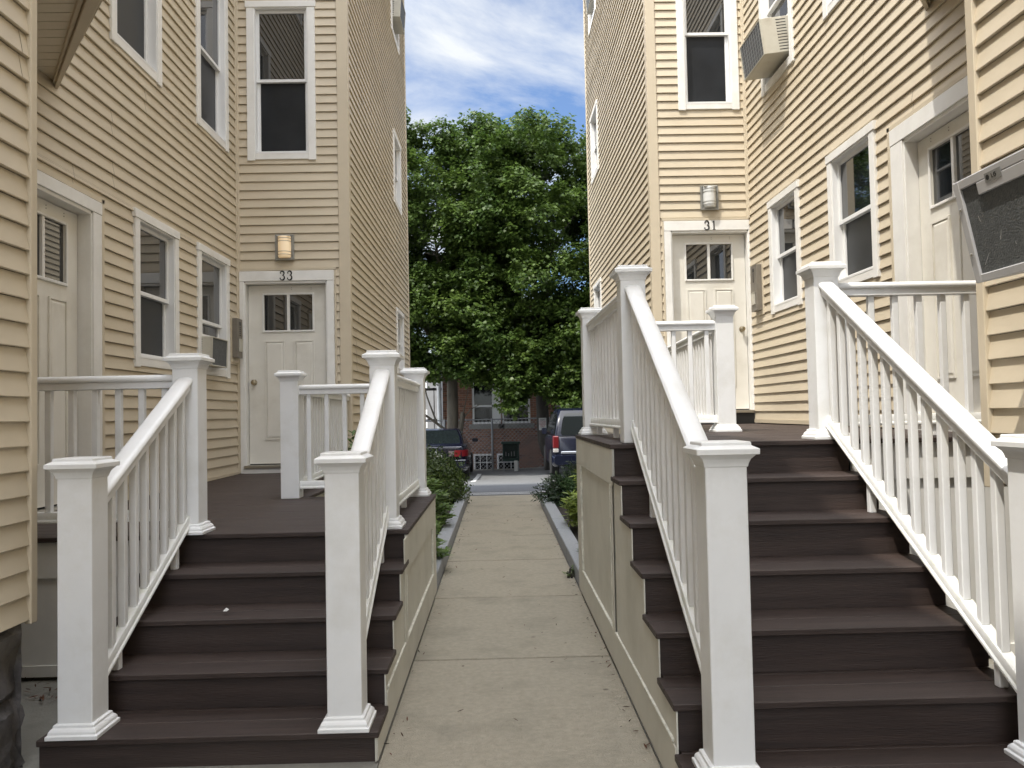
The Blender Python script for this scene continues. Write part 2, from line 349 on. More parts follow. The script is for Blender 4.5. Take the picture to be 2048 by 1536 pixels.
def strokes(T, segs, name, m, parent, depth=.006):
    mb = MB(T)
    for pts in segs:      # list of (a, z, halfwidth) ; ribbon in wall plane
        L = []; Rr = []
        for i, (x, z, w) in enumerate(pts):
            x0, z0 = pts[max(i-1,0)][:2]; x1, z1 = pts[min(i+1,len(pts)-1)][:2]; d = math.hypot(x1-x0, z1-z0) or 1
            nx, nz = -(z1-z0)/d, (x1-x0)/d; L.append((x+nx*w, z+nz*w)); Rr.append((x-nx*w, z-nz*w))
        for i in range(len(pts)-1):
            q = [L[i], L[i+1], Rr[i+1], Rr[i]]
            mb.prism(q, lambda p,q_,t: (p,t,q_), .0, depth)
    return mb.build(name, m, parent)
def digit3(x, z, h):
    s = h/2; P = []
    def arc(cx, cz, r, a0, a1, n, w0, w1, k=.92):
        return [(cx+r*k*math.cos(R(a0+(a1-a0)*i/n)), cz+r*math.sin(R(a0+(a1-a0)*i/n)), w0+(w1-w0)*math.sin(math.pi*i/n)) for i in range(n+1)]
    r1 = h*.235; r2 = h*.275
    up_ = arc(x, z+h-r1, r1, 165, -90, 14, h*.022, h*.075)
    lo = arc(x, z+r2, r2, 90, -165, 16, h*.022, h*.08)
    def ball(cx, cz, r): return [(cx-r, cz, .0005),(cx-r*.6, cz, r*.8),(cx, cz, r),(cx+r*.6, cz, r*.8),(cx+r, cz, .0005)]
    return [up_, lo, ball(x-r1*.78, z+h-r1*1.02+.1*r1, h*.07), ball(x-r2*.80, z+r2*.72, h*.075)]
def digit1(x, z, h):
    return [[(x, z, h*.06),(x, z+h, h*.06)], [(x-h*.17, z+h*.018, h*.022),(x+h*.17, z+h*.018, h*.022)], [(x-h*.17, z+h*.84, h*.02),(x-h*.02, z+h*.95, h*.035)]]
# ------------------------------------------------------------------ setting
def gz(x, y):
    b = np.interp(y, [13.6, 15, 22, 24, 28, 60], [0, -.05, -.45, -.5, -.52, -.6])
    return float(b + .05*max(0, x-.5)*np.interp(y, [16, 24], [0, 1])) if y > 13.6 else 0.
def sheet(name, x0, x1, y0, y1, dz, m, nx=1, ny=1, xs=None, ys=None):
    mb = MB(); xs = xs or [x0+(x1-x0)*i/nx for i in range(nx+1)]; ys = ys or [y0+(y1-y0)*i/ny for i in range(ny+1)]
    pts = [(x, y, gz(min(x, 12), y)+dz) for y in ys for x in xs]; w = len(xs)
    return struct(mb.add(pts, [(j*w+i, j*w+i+1, (j+1)*w+i+1, (j+1)*w+i) for j in range(len(ys)-1) for i in range(w-1)]).build(name, m))
YS = [-60,-8,0,5,10,13.6,14.2,15,17,19,21,22,23,24,26,28,40,60,200,900]
m_ground = mat('pale_ground', (.20,.19,.16), .95, .2, 2, .3, 60)
sheet('ground', 0,0,0,0, -.02, m_ground, xs=[-900,-60,-20,-8,-2,.5,2,4,8,12,60,900], ys=YS)
GY = [13.64,14.2,15,16,17,18.2]
sheet('street', 0,0,0,0, -.008, m_asph, xs=[-40,-8,-2,.5,2,4,8,12,40], ys=GY)
sheet('parking_lot', 0,0,0,0, -.008, m_asphl, xs=[-40,-8,-2,.5,2,4,8,12,40], ys=[18.2,19,20,21,22,23,24,25,26,27.2])
def linestripe(p0, p1, w):
    mb = MB(); n = 10; d = (Vector(p1)-Vector(p0)); s = Vector((-d.y, d.x)).normalized()*w/2
    P = [Vector(p0)+d*i/n for i in range(n+1)]
    pts = [(p.x+k*s.x, p.y+k*s.y, gz(p.x+k*s.x, p.y+k*s.y)-.003) for p in P for k in (-1,1)]
    return mb.add(pts, [(2*i,2*i+1,2*i+3,2*i+2) for i in range(n)]).build('road_line', m_paint)
for q in (((-14,14.0),(14,14.1),.09), ((-14,14.32),(14,14.42),.09), ((-.72,21.6),(-.62,25.5),.12), ((1.5,21.2),(2.6,25.5),.12)): struct(linestripe(*q))
# walkway slabs
XL, XR = -.5, .596
mb = MB(); js = [-3.0,-1.48,.04,1.56,3.08,4.60,6.12,7.64,9.16,10.68,12.2,13.62]
for a, b in zip(js, js[1:]):
    x0 = XL+.004; x1 = XR-.004
    if a > 6: x0 = XL-.0; x1 = XR
    mb.box(x0, x1, a+.011, b-.011, -.08, random.uniform(-.001,.001))
walk = struct(mb.build('walkway', m_conc, bevel=.004))
struct(MB().box(-2.6, XL, -3, 4.4, -.06, -.006).build('side_pavement', m_concg)); struct(MB().box(XR, 2.9, -3, 4.3, -.06, -.006).build('side_pavement', m_concg))
for nm, x0, x1 in (('kerb', XL-.145, XL-.004), ('kerb', XR+.004, XR+.145)):
    mb = MB(); y = 6.30; end = 13.5 if x0 < 0 else 12.3
    for k in range(9):
        L = [.9,1.5,1.25,1.4,1.1,1.6,.8,1.2,1.3][k if x0 < 0 else 8-k]; y2 = min(y+L, end)
        o = random.uniform(-.006,.006); mb.box(x0+o, x1+random.uniform(-.003,.0), y+.004, y2-.004, -.1, .12+random.uniform(-.006,.006)); y = y2
        if y >= end-.1: break
    struct(mb.build(nm, m_granite, bevel=.007))
struct(MB().box(-1.66, XL-.14, 6.3, 13.5, -.05, .06).build('planting_bed', m_soil)); struct(MB().box(XR+.14, 1.84, 6.3, 13.4, -.05, .06).build('planting_bed', m_soil))
# ------------------------------------------------------------------ houses
TOP = 9.6
def shell(parent, plan, z0, z1):      # inner solid wall mass behind the siding (so nothing is paper thin)
    return None
# ---- left house
LH = thing('clapboard_house', 'tan clapboard house on the left, in shade, with door 33', 'house', (-4, 6, 0))
T1 = frame('px', -2.9); T2 = frame('ny', 9.2); T3 = frame('px', -1.655); T0 = frame('px', -1.9); T0e = frame('py', 3.34)
H1 = []; H2 = []; H3 = []
for (a0,a1,z0,z1,rl,lo) in ((6.55,7.44,1.80,3.06,2.41,0),(7.93,8.84,1.80,3.07,2.335,.30),(6.16,7.09,4.26,6.10,5.12,0),(7.94,8.86,4.25,6.10,5.11,0),(6.16,7.09,7.3,8.9,None,0),(7.94,8.86,7.3,8.9,None,0)):
    H1.append(window(LH, T1, a0, a1, z0, z1, rl, low_open=lo)[1])
H1.append(door(LH, T1, 4.95, 5.85, .81, 2.83, 4.80, 5.995, 2.95, .08, .745))
siding(LH, T1, 3.34, 9.2, .765, TOP, H1)
for (a0,a1,z0,z1,rl) in ((-2.765,-1.995,4.265,6.075,5.18),(-2.765,-1.995,7.3,9.0,None)): H2.append(window(LH, T2, a0, a1, z0, z1, rl)[1])
H2.append(door(LH, T2, -2.80, -1.915, .845, 2.855, -2.868, -1.815, 3.0, .07, .745))
siding(LH, T2, -2.9, -1.655, .765, TOP, H2)
for (a0,a1,z0,z1) in ((13.4,14.35,2.05,3.12),(13.3,14.3,4.85,6.05),(13.3,14.3,7.72,9.0)): H3.append(window(LH, T3, a0, a1, z0, z1)[1])
siding(LH, T3, 9.2, 15.3, .5, TOP, H3)
siding(LH, T0, -6, 3.34, .575, TOP-.15, []); siding(LH, T0e, -2.9, -1.9, .575, TOP-.15, [])
siding(LH, frame('py', 15.3), -8, -1.655, .5, TOP, [])
c = .02
cornertrim(LH, [(-1.755,9.2-.026),(-1.655+.026,9.2-.026),(-1.655+.026,9.2+.075),(-1.655,9.2+.075),(-1.655,9.2),(-1.755,9.2)], .745, TOP)
cornertrim(LH, [(-1.655,15.22),(-1.655+.026,15.22),(-1.655+.026,15.326),(-1.73,15.326),(-1.73,15.3),(-1.655,15.3)], .4, TOP)
cornertrim(LH, [(-1.9,3.322),(-1.9+.027,3.322),(-1.9+.027,3.367),(-1.99,3.367),(-1.99,3.34),(-1.9,3.34)], .56, TOP-.15)
cornertrim(LH, [(-2.9,9.13),(-2.875,9.13),(-2.875,9.172),(-2.862,9.172),(-2.862,9.2),(-2.9,9.2)], .745, TOP)
cornertrim(LH, [(-2.9,6.005),(-2.872,6.005),(-2.872,6.045),(-2.9,6.045)], .745, 2.99)
mb = MB(T1); mb.box(4.76, 6.045, 0, .028, 2.956, 2.985); mb.build('drip_cap', m_trimtan, LH)
mb = MB(T2); mb.box(-2.86, -1.79, 0, .028, 3.006, 3.034); mb.box(-1.81, -1.79, 0, .024, .77, 3.0); mb.build('drip_cap', m_trimtan, LH)
MB(T1).box(6.05, 9.13, 0, .026, .745, .775).build('starter_strip', m_trimtan, LH)
# diagonal overhang above the side door
def overhang(parent, s, X0, Xn, z, yw=5.45, yn=3.2):
    # s = side sign; plan triangle between recessed wall X0 and near block Xn
    k = (yw-4.4)/(abs(X0)-2.14)   # slope of the diagonal edge
    ye = lambda x: yw-k*(abs(X0)-abs(x))
    xn = Xn; pts = [(X0, 3.4), (X0, yw), (xn, max(ye(xn), 3.4)), (xn, 3.4)]
    mb = MB(); y = 3.4
    while y < yw-.02:    # soffit boards running across
        y1 = min(y+CO, yw)
        def xe(yy): return s*(abs(X0)-(yw-yy)/k) if abs(X0)-(yw-yy)/k > abs(xn) else xn
        mb.prism([(X0,y+.007),(xe(y+.007),y+.007),(xe(y1),y1),(X0,y1)] if y1-y > .012 else [(X0,y),(xe(y),y),(xe(y1),y1),(X0,y1)], lambda p,q,t_: (p,q,t_), z-.004, z+.014); y = y1
    mb.build('soffit', m_soffit, parent)
    # fascia bands along the diagonal
    P0 = Vector((X0, yw, 0)); P1 = Vector((xn, ye(xn), 0)); d = (P1-P0).normalized(); nn = Vector((-s*-d.y, 0, 0)); nrm = Vector((d.y, -d.x, 0)); 
    if nrm.y < 0: nrm = -nrm
    def strip(o0, o1, za, zb, nm):
        mb = MB(); a, b = P0-nrm*o1, P0-nrm*o0; c_, e = P1-nrm*o0, P1-nrm*o1
        a.x = b.x = X0 ; q = [a, b, c_, e]
        mb.add([(p.x,p.y,za) for p in q]+[(p.x,p.y,zb) for p in q], [(0,1,2,3),(4,7,6,5),(0,4,5,1),(1,5,6,2),(2,6,7,3),(3,7,4,0)]); mb.build(nm, m_trimtan, parent, bevel=.003)
    strip(.075, .105, z-.03, z+.05, 'fascia'); strip(.0, .07, z-.05, z+.15, 'fascia'); strip(-.035, -.002, z+.0, z+.22, 'fascia')
    mb = MB(); w0 = [(X0+0*s, 3.4), (X0, yw-.02), (xn, ye(xn)-.02), (xn, 3.4)]
    mb.prism(w0, lambda p,q,t: (p,q,t), z+.02, TOP-.2); mb.build('upper_bay', m_siding, parent)
overhang(LH, -1, -2.9, -1.9, 3.62)
# roofs and masses (closed volume behind the walls)
mb = MB(); mb.box(-9, -2.99, -6, 15.2, .0, TOP-.05); mb.box(-2.99, -1.77, 9.31, 15.2, 0, TOP-.05); mb.box(-2.99, -1.93, -6, 3.31, .58, TOP-.2); mb.build('wall_core', m_dark, LH)
mb = MB(); mb.box(-9.2, -2.75, -6, 15.5, TOP, TOP+.25); mb.box(-2.75, -1.5, 9.05, 15.5, TOP, TOP+.25); mb.box(-2.75, -1.72, -6, 3.55, TOP-.15, TOP+.1); mb.build('roof', m_roofm, LH)
def stonework(parent, x0, x1, y0, y1, z0, z1, face):
    mb = MB(); ny, nz = int((y1-y0)/.035), int((z1-z0)/.035)
    from mathutils import noise
    pts = []; 
    for j in range(nz+1):
        for i in range(ny+1):
            y = y0+(y1-y0)*i/ny; z = z0+(z1-z0)*j/nz
            d = .035*noise.fractal(Vector((y*5,z*6,face)), 1, 2, 4)+.02*noise.noise(Vector((y*22,z*22,3)))
            row = abs(((z-z0-.03*math.sin(y*2))/.30) % 1-.5)*2; col = abs(((y+.27*int((z-z0)/.30))/.55) % 1-.5)*2
            if row > .88 or col > .93: d = -.035
            pts.append((x1+face*(d+.0), y, z))
    F = [(j*(ny+1)+i, j*(ny+1)+i+1, (j+1)*(ny+1)+i+1, (j+1)*(ny+1)+i) for j in range(nz) for i in range(ny)]
    mb.add(pts, F)
    xa, xb = sorted((x0, x1-face*.06)); mb.box(xa, xb, y0, y1-.001, z0, z1)
    # end face towards +y
    pts = []; nx = 12
    for j in range(nz+1):
        for i in range(nx+1):
            x = x1+(x0-x1)*i/nx*.5; z = z0+(z1-z0)*j/nz
            pts.append((x, y1+.02*noise.fractal(Vector((x*6,z*6,9)), 1, 2, 4), z))
    mb.add(pts, [(j*(nx+1)+i, j*(nx+1)+i+1, (j+1)*(nx+1)+i+1, (j+1)*(nx+1)+i) for j in range(nz) for i in range(nx)])
    return mb.build('foundation', m_stone, parent, smooth=True)
stonework(LH, -2.9, -1.915, -3, 3.33, -.02, .57, 1)
numL = strokes(frame('ny', 9.2-.0355), digit3(-2.388, 2.895, .10)+digit3(-2.306, 2.895, .10), 'house_number', m_black, LH)
# ---- right house
RH = thing('clapboard_house', 'tan clapboard house on the right, sunlit, with door 31', 'house', (4, 6, 0))
U1 = frame('nx', 2.97); U2 = frame('ny', 9.45); U3 = frame('nx', 1.835); U0 = frame('nx', 2.0); U0e = frame('py', 3.30)
G1 = []; G2 = []; G3 = []
for (a0,a1,z0,z1,rl) in ((7.83,8.70,2.36,3.56,2.95),(6.22,7.12,2.36,3.56,2.945),(7.84,8.79,4.75,6.5,5.62),(6.16,7.09,4.78,6.5,None),(7.84,8.79,7.7,9.0,None),(6.16,7.09,7.7,9.0,None)):
    G1.append(window(RH, U1, a0, a1, z0, z1, rl, low_open=.5 if z0 == 4.75 else 0)[1])
G1.append(door(RH, U1, 4.87, 5.77, 1.27, 3.235, 4.72, 5.965, 3.385, .08, 1.18))
siding(RH, U1, 3.30, 9.45, 1.22, TOP, G1)
for (a0,a1,z0,z1,rl) in ((2.175,2.89,4.86,6.66,5.775),(2.175,2.89,7.7,9.2,None)): G2.append(window(RH, U2, a0, a1, z0, z1, rl)[1])
G2.append(door(RH, U2, 2.063, 2.926, 1.35, 3.40, 1.965, 3.03-.075+.07, 3.545, .93, 1.18))
siding(RH, U2, 1.835, 2.97, 1.22, TOP, G2)
for (a0,a1,z0,z1) in ((14.05,15.05,2.5,3.66),(14.0,15.0,5.55,6.75),(13.9,14.9,8.3,9.4)): G3.append(window(RH, U3, a0, a1, z0, z1)[1])
siding(RH, U3, 9.45, 15.7, .9, TOP, G3)
siding(RH, U0, -6, 3.30, 1.04, TOP-.15, []); siding(RH, U0e, 2.0, 2.97, 1.04, TOP-.15, [])
siding(RH, frame('py', 15.7), 1.835, 9, .9, TOP, [])
cornertrim(RH, [(1.92,9.424),(1.809,9.424),(1.809,9.53),(1.835,9.53),(1.835,9.45),(1.92,9.45)], 1.18, TOP)
cornertrim(RH, [(1.835,15.62),(1.809,15.62),(1.809,15.726),(1.91,15.726),(1.91,15.7),(1.835,15.7)], .8, TOP)
cornertrim(RH, [(2.0,3.276),(1.973,3.276),(1.973,3.327),(2.09,3.327),(2.09,3.30),(2.0,3.30)], 1.02, TOP-.15)
cornertrim(RH, [(2.97,9.38),(2.945,9.38),(2.945,9.42),(2.932,9.42),(2.932,9.45),(2.97,9.45)], 3.56, TOP)
cornertrim(RH, [(2.97,5.975),(2.942,5.975),(2.942,6.015),(2.97,6.015)], 1.18, 3.425)
mb = MB(U1); mb.box(4.70, 6.015, 0, .028, 3.391, 3.42); mb.build('drip_cap', m_trimtan, RH)
mb = MB(U2); mb.box(1.94, 2.97, 0, .028, 3.552, 3.58); mb.box(1.942, 1.962, 0, .024, 1.2, 3.55); mb.build('drip_cap', m_trimtan, RH)
MB(U1).box(6.02, 9.4, 0, .026, 1.19, 1.23).build('starter_strip', m_trimtan, RH)
overhang(RH, 1, 2.97, 2.0, 4.08)
mb = MB(); mb.box(3.06, 9, -6, 15.6, 0, TOP-.05); mb.box(1.95, 3.06, 9.56, 15.6, 0, TOP-.05); mb.box(2.03, 3.06, -6, 3.27, 1.05, TOP-.2); mb.build('wall_core', m_dark, RH)
mb = MB(); mb.box(2.8, 9.2, -6, 15.9, TOP, TOP+.25); mb.box(1.7, 2.8, 9.3, 15.9, TOP, TOP+.25); mb.box(1.8, 2.8, -6, 3.5, TOP-.15, TOP+.1); mb.build('roof', m_roofm, RH)
stonework(RH, 3.0, 2.06, -3, 3.27, -.02, 1.03, -1)
strokes(frame('ny', 9.45-.0355), digit3(2.46, 3.435, .105)+digit1(2.545, 3.435, .105), 'house_number', m_black, RH)
mb = MB(frame('ny', 9.45)); zb_ = 4.99
for i in range(13):
    f_ = 1-i/13; z_ = zb_+.035+i*.031; mb.box(2.535-.115*f_, 2.535+.105*f_, -.0735, -.072, z_, z_+.013)
mb.build('striped_triangle', mat('grey_stripe', (.30,.32,.33), .6), RH)  # thin grey stripes narrowing upward, set just in front of the pane
# ------------------------------------------------------------------ porches
def prof_rail(parent, A, B, zA, zB, prof, name, m=None):
    A, B = Vector(A), Vector(B); d = (B-A).normalized(); s = Vector((-d.y, d.x))
    mb = MB(); r0 = [(A.x+s.x*l, A.y+s.y*l, zA+z) for l, z in prof]; r1 = [(B.x+s.x*l, B.y+s.y*l, zB+z) for l, z in prof]
    mb.loft([r0, r1]); return mb.build(name, m or m_white, parent, smooth=True)
TOPP = [(-.041,-.034),(-.045,-.026),(-.044,-.014),(-.036,-.005),(-.022,0),(.022,0),(.036,-.005),(.044,-.014),(.045,-.026),(.041,-.034),(.031,-.038),(.031,-.072),(.027,-.075),(-.027,-.075),(-.031,-.072),(-.031,-.038)]
BOTP = [(-.022,0),(.022,0),(.024,-.003),(.024,-.038),(.031,-.046),(.031,-.055),(.028,-.058),(-.028,-.058),(-.031,-.055),(-.031,-.046),(-.024,-.038),(-.024,-.003)]
def railing(parent, A, B, tA, tB, bA, bB, n, block=(.5,), gz_=None):
    """top/bottom rail heights at A and B, n balusters"""
    A, B = Vector(A), Vector(B)
    base = prof_rail(parent, A, B, tA, tB, TOPP, 'handrail')
    prof_rail(base, A, B, bA, bB, BOTP, 'bottom_rail', m_railalg)
    h = (tA-bA)-.04; me = None; w = .0165; d = (B-A).normalized(); s = Vector((-d.y, d.x)); sl = abs(tB-tA)/(B-A).length*w
    for i in range(n):
        f = (i+.5)/n; p = A.lerp(B, f); z = bA+(bB-bA)*f
        if me is None:
            mb = MB(); c4 = [d*w+s*w, -d*w+s*w, -d*w-s*w, d*w-s*w]
            mb.loft([[(q.x,q.y,-sl) for q in c4], [(q.x,q.y,h) for q in c4]]); o = mb.build('baluster', m_white, None, bevel=.003); me = o.data
        else: o = bpy.data.objects.new('baluster', me); COL.objects.link(o)
        o.location = (p.x, p.y, z); o.parent = base; o.matrix_parent_inverse = Matrix.Translation((0,0,0))
    for f in block:
        p = A.lerp(B, f); z = bA+(bB-bA)*f-.05; zb = gz_(p) if gz_ else z-.07
        MB().box(p.x-.017, p.x+.017, p.y-.017, p.y+.017, zb, z).build('support_block', m_white, base, bevel=.003)
def post(parent, x, y, z0, h, base=True):
    p = MB().sq(x, y, [(.0685, z0+.002), (.0685, z0+h)]).build('post', m_white, parent, bevel=.003)
    mb = MB(); t = z0+h
    mb.sq(x, y, [(.0715,t-.012),(.0735,t-.002),(.0755,t+.004),(.080,t+.014),(.090,t+.024),(.0925,t+.028),(.1025,t+.029),(.103,t+.047),(.0815,t+.058),(.081,t+.067),(.078,t+.070)])
    mb.build('post_cap', m_white, p, bevel=.0012)
    if base:
        MB().sq(x, y, [(.1005,z0+.001),(.101,z0+.016),(.094,z0+.02),(.0925,z0+.03),(.087,z0+.038),(.0805,z0+.043),(.0795,z0+.052),(.0715,z0+.056)]).build('post_base', m_white, p, bevel=.0012)
    return p
def porch(side, label, dz, noses, zt, run, rise, xin, xout, posts, deckback, strip, wallx, doory, railset):
    """side -1 left, +1 right. xin = path side, xout = far end of the treads"""
    P = thing('porch', label, 'porch', ((xin+xout)/2, 5, 0)); x0, x1 = sorted((xin, xout)); ov = .004
    n = len(noses); zs = [zt+rise*k for k in range(n)]
    for k in range(n):          # treads: two boards
        y = noses[k]; z = zs[k]; a, b = (x0-ov, x1) if side > 0 else (x0, x1+ov)
        mb = MB(); w = (run+.03-.004)/2
        mb.box(a, b, y, y+w, z-.025, z); mb.box(a, b, y+w+.005, y+run+.0045, z-.025, z-.0008); mb.box(a+(.024 if side > 0 else .001), b-(.024 if side < 0 else .001), y+run+.0046, y+run+.045, z-.0245, z-.0008); mb.build('tread', m_deck, P, bevel=.003)
        zb = zs[k-1] if k else 0.; MB().box(a+(.016 if side > 0 else .0), b-(.016 if side < 0 else .0), y+.026, y+.045, zb-(.0 if k else .05), z-.026).build('riser', m_deck, P)
    yd = noses[-1]+run; MB().box(min(xin, xout)+.0185, max(xin, xout)-.0185, yd+.026, yd+.045, zs[-1], dz-.026).build('riser', m_deck, P)
    # deck boards
    mb = MB(); y = yd; bw = .137; k = 0
    xa, xb = sorted((xin-side*ov, wallx)); sa, sb = sorted((strip, wallx))
    while y < doory-.02:
        y1 = min(y+bw, doory-.002); a, b = (xa, xb) if y < deckback-.05 else (sa, sb)
        if y < deckback-.05 and y1 > deckback: y1 = deckback
        mb.box(a, b, y, y1, dz-.025, dz-random.uniform(0,.0012)); y = y1+.004
    mb.build('deck', m_deck, P, bevel=.0025)
    # side skirt in (y,z), step outline
    f = xin; t = side*.02; poly = [(noses[0]+.046, 0)]
    o = [(noses[0]+.005, 0.002)]
    for k in range(n):
        o.append((noses[k]+.005, zs[k]-.027)); o.append(((noses[k+1] if k+1 < n else yd)+.005, zs[k]-.027))
    o += [(yd+.005, dz-.027), (deckback-.02, dz-.027), (deckback-.02, .002)]
    xs_ = sorted((f+side*.012, f+side*.0175)); os = [q for q in o if q[0] < 4.33]; yb = 4.33; os += [(yb, (o[2*n][1] if False else (zs[-1]-.027 if yb < yd+.005 else dz-.027))), (yb, .002)]
    xp = sorted((f+side*.006, f+side*.0115)); MB().prism(os, lambda p,q,tt: (tt,p,q), xp[0], xp[1]).build('side_skirt', m_skirt, P)
    MB().prism([(yb+.001,.002),(yb+.001,zs[-1]-.027),(yd+.005,zs[-1]-.027),(yd+.005,dz-.027),(deckback-.02,dz-.027),(deckback-.02,.002)] if yb < yd+.005 else [(yb+.001,.002),(yb+.001,dz-.027),(deckback-.02,dz-.027),(deckback-.02,.002)], lambda p,q,tt: (tt,p,q), xs_[0], xs_[1]).build('skirt_panel', m_skirt, P)
    fx = sorted((f-side*.004, f+side*.0055)) if False else sorted((f, f+side*.0055))
    def bd(y0, y1, z0, z1, nm='skirt_board', m=m_skirt, o=0): MB().box(fx[0]-(o if side > 0 else 0), fx[1]+(o if side < 0 else 0), y0, y1, z0, z1).build(nm, m, P, bevel=.003)
    # boards following steps (stringer), band, base board, stiles
    bd(noses[0]+.006, noses[1]+.004, .002, zs[0]-.028); bd(noses[1]+.0045, deckback-.02, .002, .175); bd(4.36, deckback-.02, dz-.22, dz-.028); bd(deckback-.30, deckback-.021, .176, dz-.221)
    bd(4.28, 4.36, .176, (dz-.028 if side < 0 else dz-.22)) if side < 0 else bd(4.40, 4.46, .176, dz-.221)
    q = .012
    mb = MB()
    ymid = 4.36 if side < 0 else 4.46; xq = sorted((f+side*.0125, f-side*.003))
    mb.box(xq[0], xq[1], ymid+.001, deckback-.302, .176, .19); mb.box(xq[0], xq[1], deckback-.316, deckback-.301, .191, dz-.222); mb.box(xq[0], xq[1], ymid+.001, ymid+.015, .191, dz-.222)
    mb.box(xq[0], xq[1], noses[1]+.05, ymid-.085, .176, .19)
    mb.build('quarter_round', m_quarter, P, bevel=.003)
    # remaining skirts: deck front beside the stairs, stair outer side, back and strip side
    mb = MB(); ys = yd+.05; a, b = sorted((xout, wallx)); mb.box(a, b, ys, ys+.02, .002, dz-.2); mb.box(a, b, ys-.02, ys+.0, dz-.22, dz-.027); mb.box(a, b, ys-.014, ys+.0, .002, .06)
    mb.build('front_skirt', m_casing, P); mb = MB()
    xs2 = sorted((xout-side*.002, xout-side*.018)); mb.prism([(q0+.044, q1) for q0, q1 in o[:-3]]+[(yd+.048, .002)], lambda p,q,tt: (tt,p,q), xs2[0], xs2[1])
    mb.build('outer_skirt', m_skirt, P); mb = MB()
    a, b = sorted((strip, xin+side*.02)); mb.box(a, b, deckback-.04, deckback-.021, .002, dz-.028)
    a, b = sorted((strip+side*.02, strip+side*.04)); mb.box(a, b, deckback-.02, doory-.05, .002, dz-.028); mb.build('deck_skirt', m_skirt, P)
    for (x, y, z, h, bs) in posts: post(P, x, y, z, h, bs)
    nz = lambda p: zs[0]+rise/run*(p.y-noses[0])
    def tread_z(p):
        k = max(i for i in range(n) if noses[i] <= p.y+.02); return zs[k]
    for r in railset: railing(P, *r[:7], **({'block': r[7]} if len(r) > 7 else {}), **({'gz_': tread_z} if len(r) > 8 else {}))
    return P
# left
dz = .745; nos = [3.274+.289*k for k in range(4)]; zt, ri, ru = .119, .1565, .289
znL = lambda y: zt+ri/ru*(y-nos[0])
Lp = [(-1.69,3.365,zt,1.026,True),(-.632,3.365,zt,1.026,True),(-1.682,4.50,dz,.90,True),(-.632,4.55,dz,.90,True),(-.632,6.28,dz,.90,True),(-1.583,6.30,dz,.90,False)]
ra, rb = dz+.86, dz+.128
porch(-1, 'porch with brown stairs and white rails on the left, before door 33', dz, nos, zt, ru, ri, XL, -1.83, Lp, 6.38, -1.48, -2.87, 9.15, [
    ((-1.69,3.43),(-1.684,4.44),znL(3.43)+.84,znL(4.44)+.84,znL(3.43)+.10,znL(4.44)+.10,9,(.22,.85),1),
    ((-.632,3.43),(-.632,4.49),znL(3.43)+.84,znL(4.49)+.84,znL(3.43)+.10,znL(4.49)+.10,9,(.22,.85),1),
    ((-.632,4.61),(-.632,6.22),ra,ra,rb,rb,12),
    ((-.70,6.29),(-1.515,6.30),ra,ra,rb,rb,6),
    ((-1.583,6.36),(-1.69,9.165),ra,ra,rb,rb,22),
    ((-1.75,4.50),(-2.88,4.50),ra,ra,rb,rb,9)])
# right
dz = 1.18; nos = [2.605+.297*k for k in range(6)]; zt, ri, ru = .155, .171, .297
znR = lambda y: zt+ri/ru*(y-nos[0])
Rp = [(.737,2.735,zt,1.026,True),(1.815,2.735,zt,1.026,True),(.745,4.50,dz,.90,False),(1.805,4.50,dz,.90,True),(.722,6.30,dz,.90,True),(1.745,6.30,dz,.90,True)]
ra, rb = dz+.86, dz+.128
porch(1, 'porch with taller brown stairs and white rails on the right, before door 31', dz, nos, zt, ru, ri, XR, 1.905, Rp, 6.38, 1.64, 2.94, 9.40, [
    ((.738,2.80),(.744,4.44),znR(2.80)+.835,znR(4.44)+.835,znR(2.80)+.10,znR(4.44)+.10,14,(.12,.72),1),
    ((1.815,2.80),(1.805,4.44),znR(2.80)+.835,znR(4.44)+.835,znR(2.80)+.10,znR(4.44)+.10,14,(.12,.72),1),
    ((.745,4.57),(.723,6.23),ra,ra,rb,rb,12,(.35,.8)),
    ((.79,6.30),(1.68,6.30),ra,ra,rb,rb,7),
    ((1.75,6.37),(1.90,9.41),ra,ra,rb,rb,24),
    ((1.875,4.50),(2.94,4.50),ra,ra,rb,rb,8)])
# ------------------------------------------------------------------ wall things
def wall_lamp(x, y, z, shade, label):
    t = thing('wall_lamp', label, 'lamp', (x, y, z), 'wall lamps above the numbered doors')
    mb = MB(lambda a,n,z_: (x+a, y-n, z+z_)); W_, H_ = .096, .14
    mb.box(-W_, W_, 0, .02, -H_, H_)
    for s_ in (-1, 1): mb.box(s_*W_-.009, s_*W_+.009, .005, .032, -H_-.004, H_+.004)
    mb.box(-W_, W_, .006, .03, H_-.014, H_+.004); mb.box(-W_, W_, .006, .03, -H_-.004, -H_+.014)
    mb.build('backplate', m_lampmetal, t, bevel=.002)
    mb = MB(lambda a,n,z_: (x+a, y-n, z+z_)); rings = []
    for zz_, k in ((-.118,.86),(-.108,.97),(-.09,1),(.1,1),(.118,.99)):
        rings.append([(.072*k*math.cos(R(180*i/12)), .022+.075*k*math.sin(R(180*i/12)), zz_) for i in range(13)])
    mb.loft(rings); mb.build('lamp_shade', shade, t, smooth=True)
    mb = MB(lambda a,n,z_: (x+a, y-n, z+z_))
    for zz_ in (.095,.062,-.055,-.088):
        o_ = [(.078*math.cos(R(180*i/12)), .02+.08*math.sin(R(180*i/12))) for i in range(13)]; i_ = [(.0735*math.cos(R(180*i/12)), .02+.0755*math.sin(R(180*i/12))) for i in range(12,-1,-1)]
        mb.prism(o_+i_, lambda p,q,tt: (p,q,tt), zz_-.0025, zz_+.0025)
    mb.build('band', m_lampmetal, t)
    MB(lambda a,n,z_: (x+a, y-n, z+z_)).box(-.07,.07,.02,.09,.1185,.124).build('top_plate', m_shade, t)
    return t
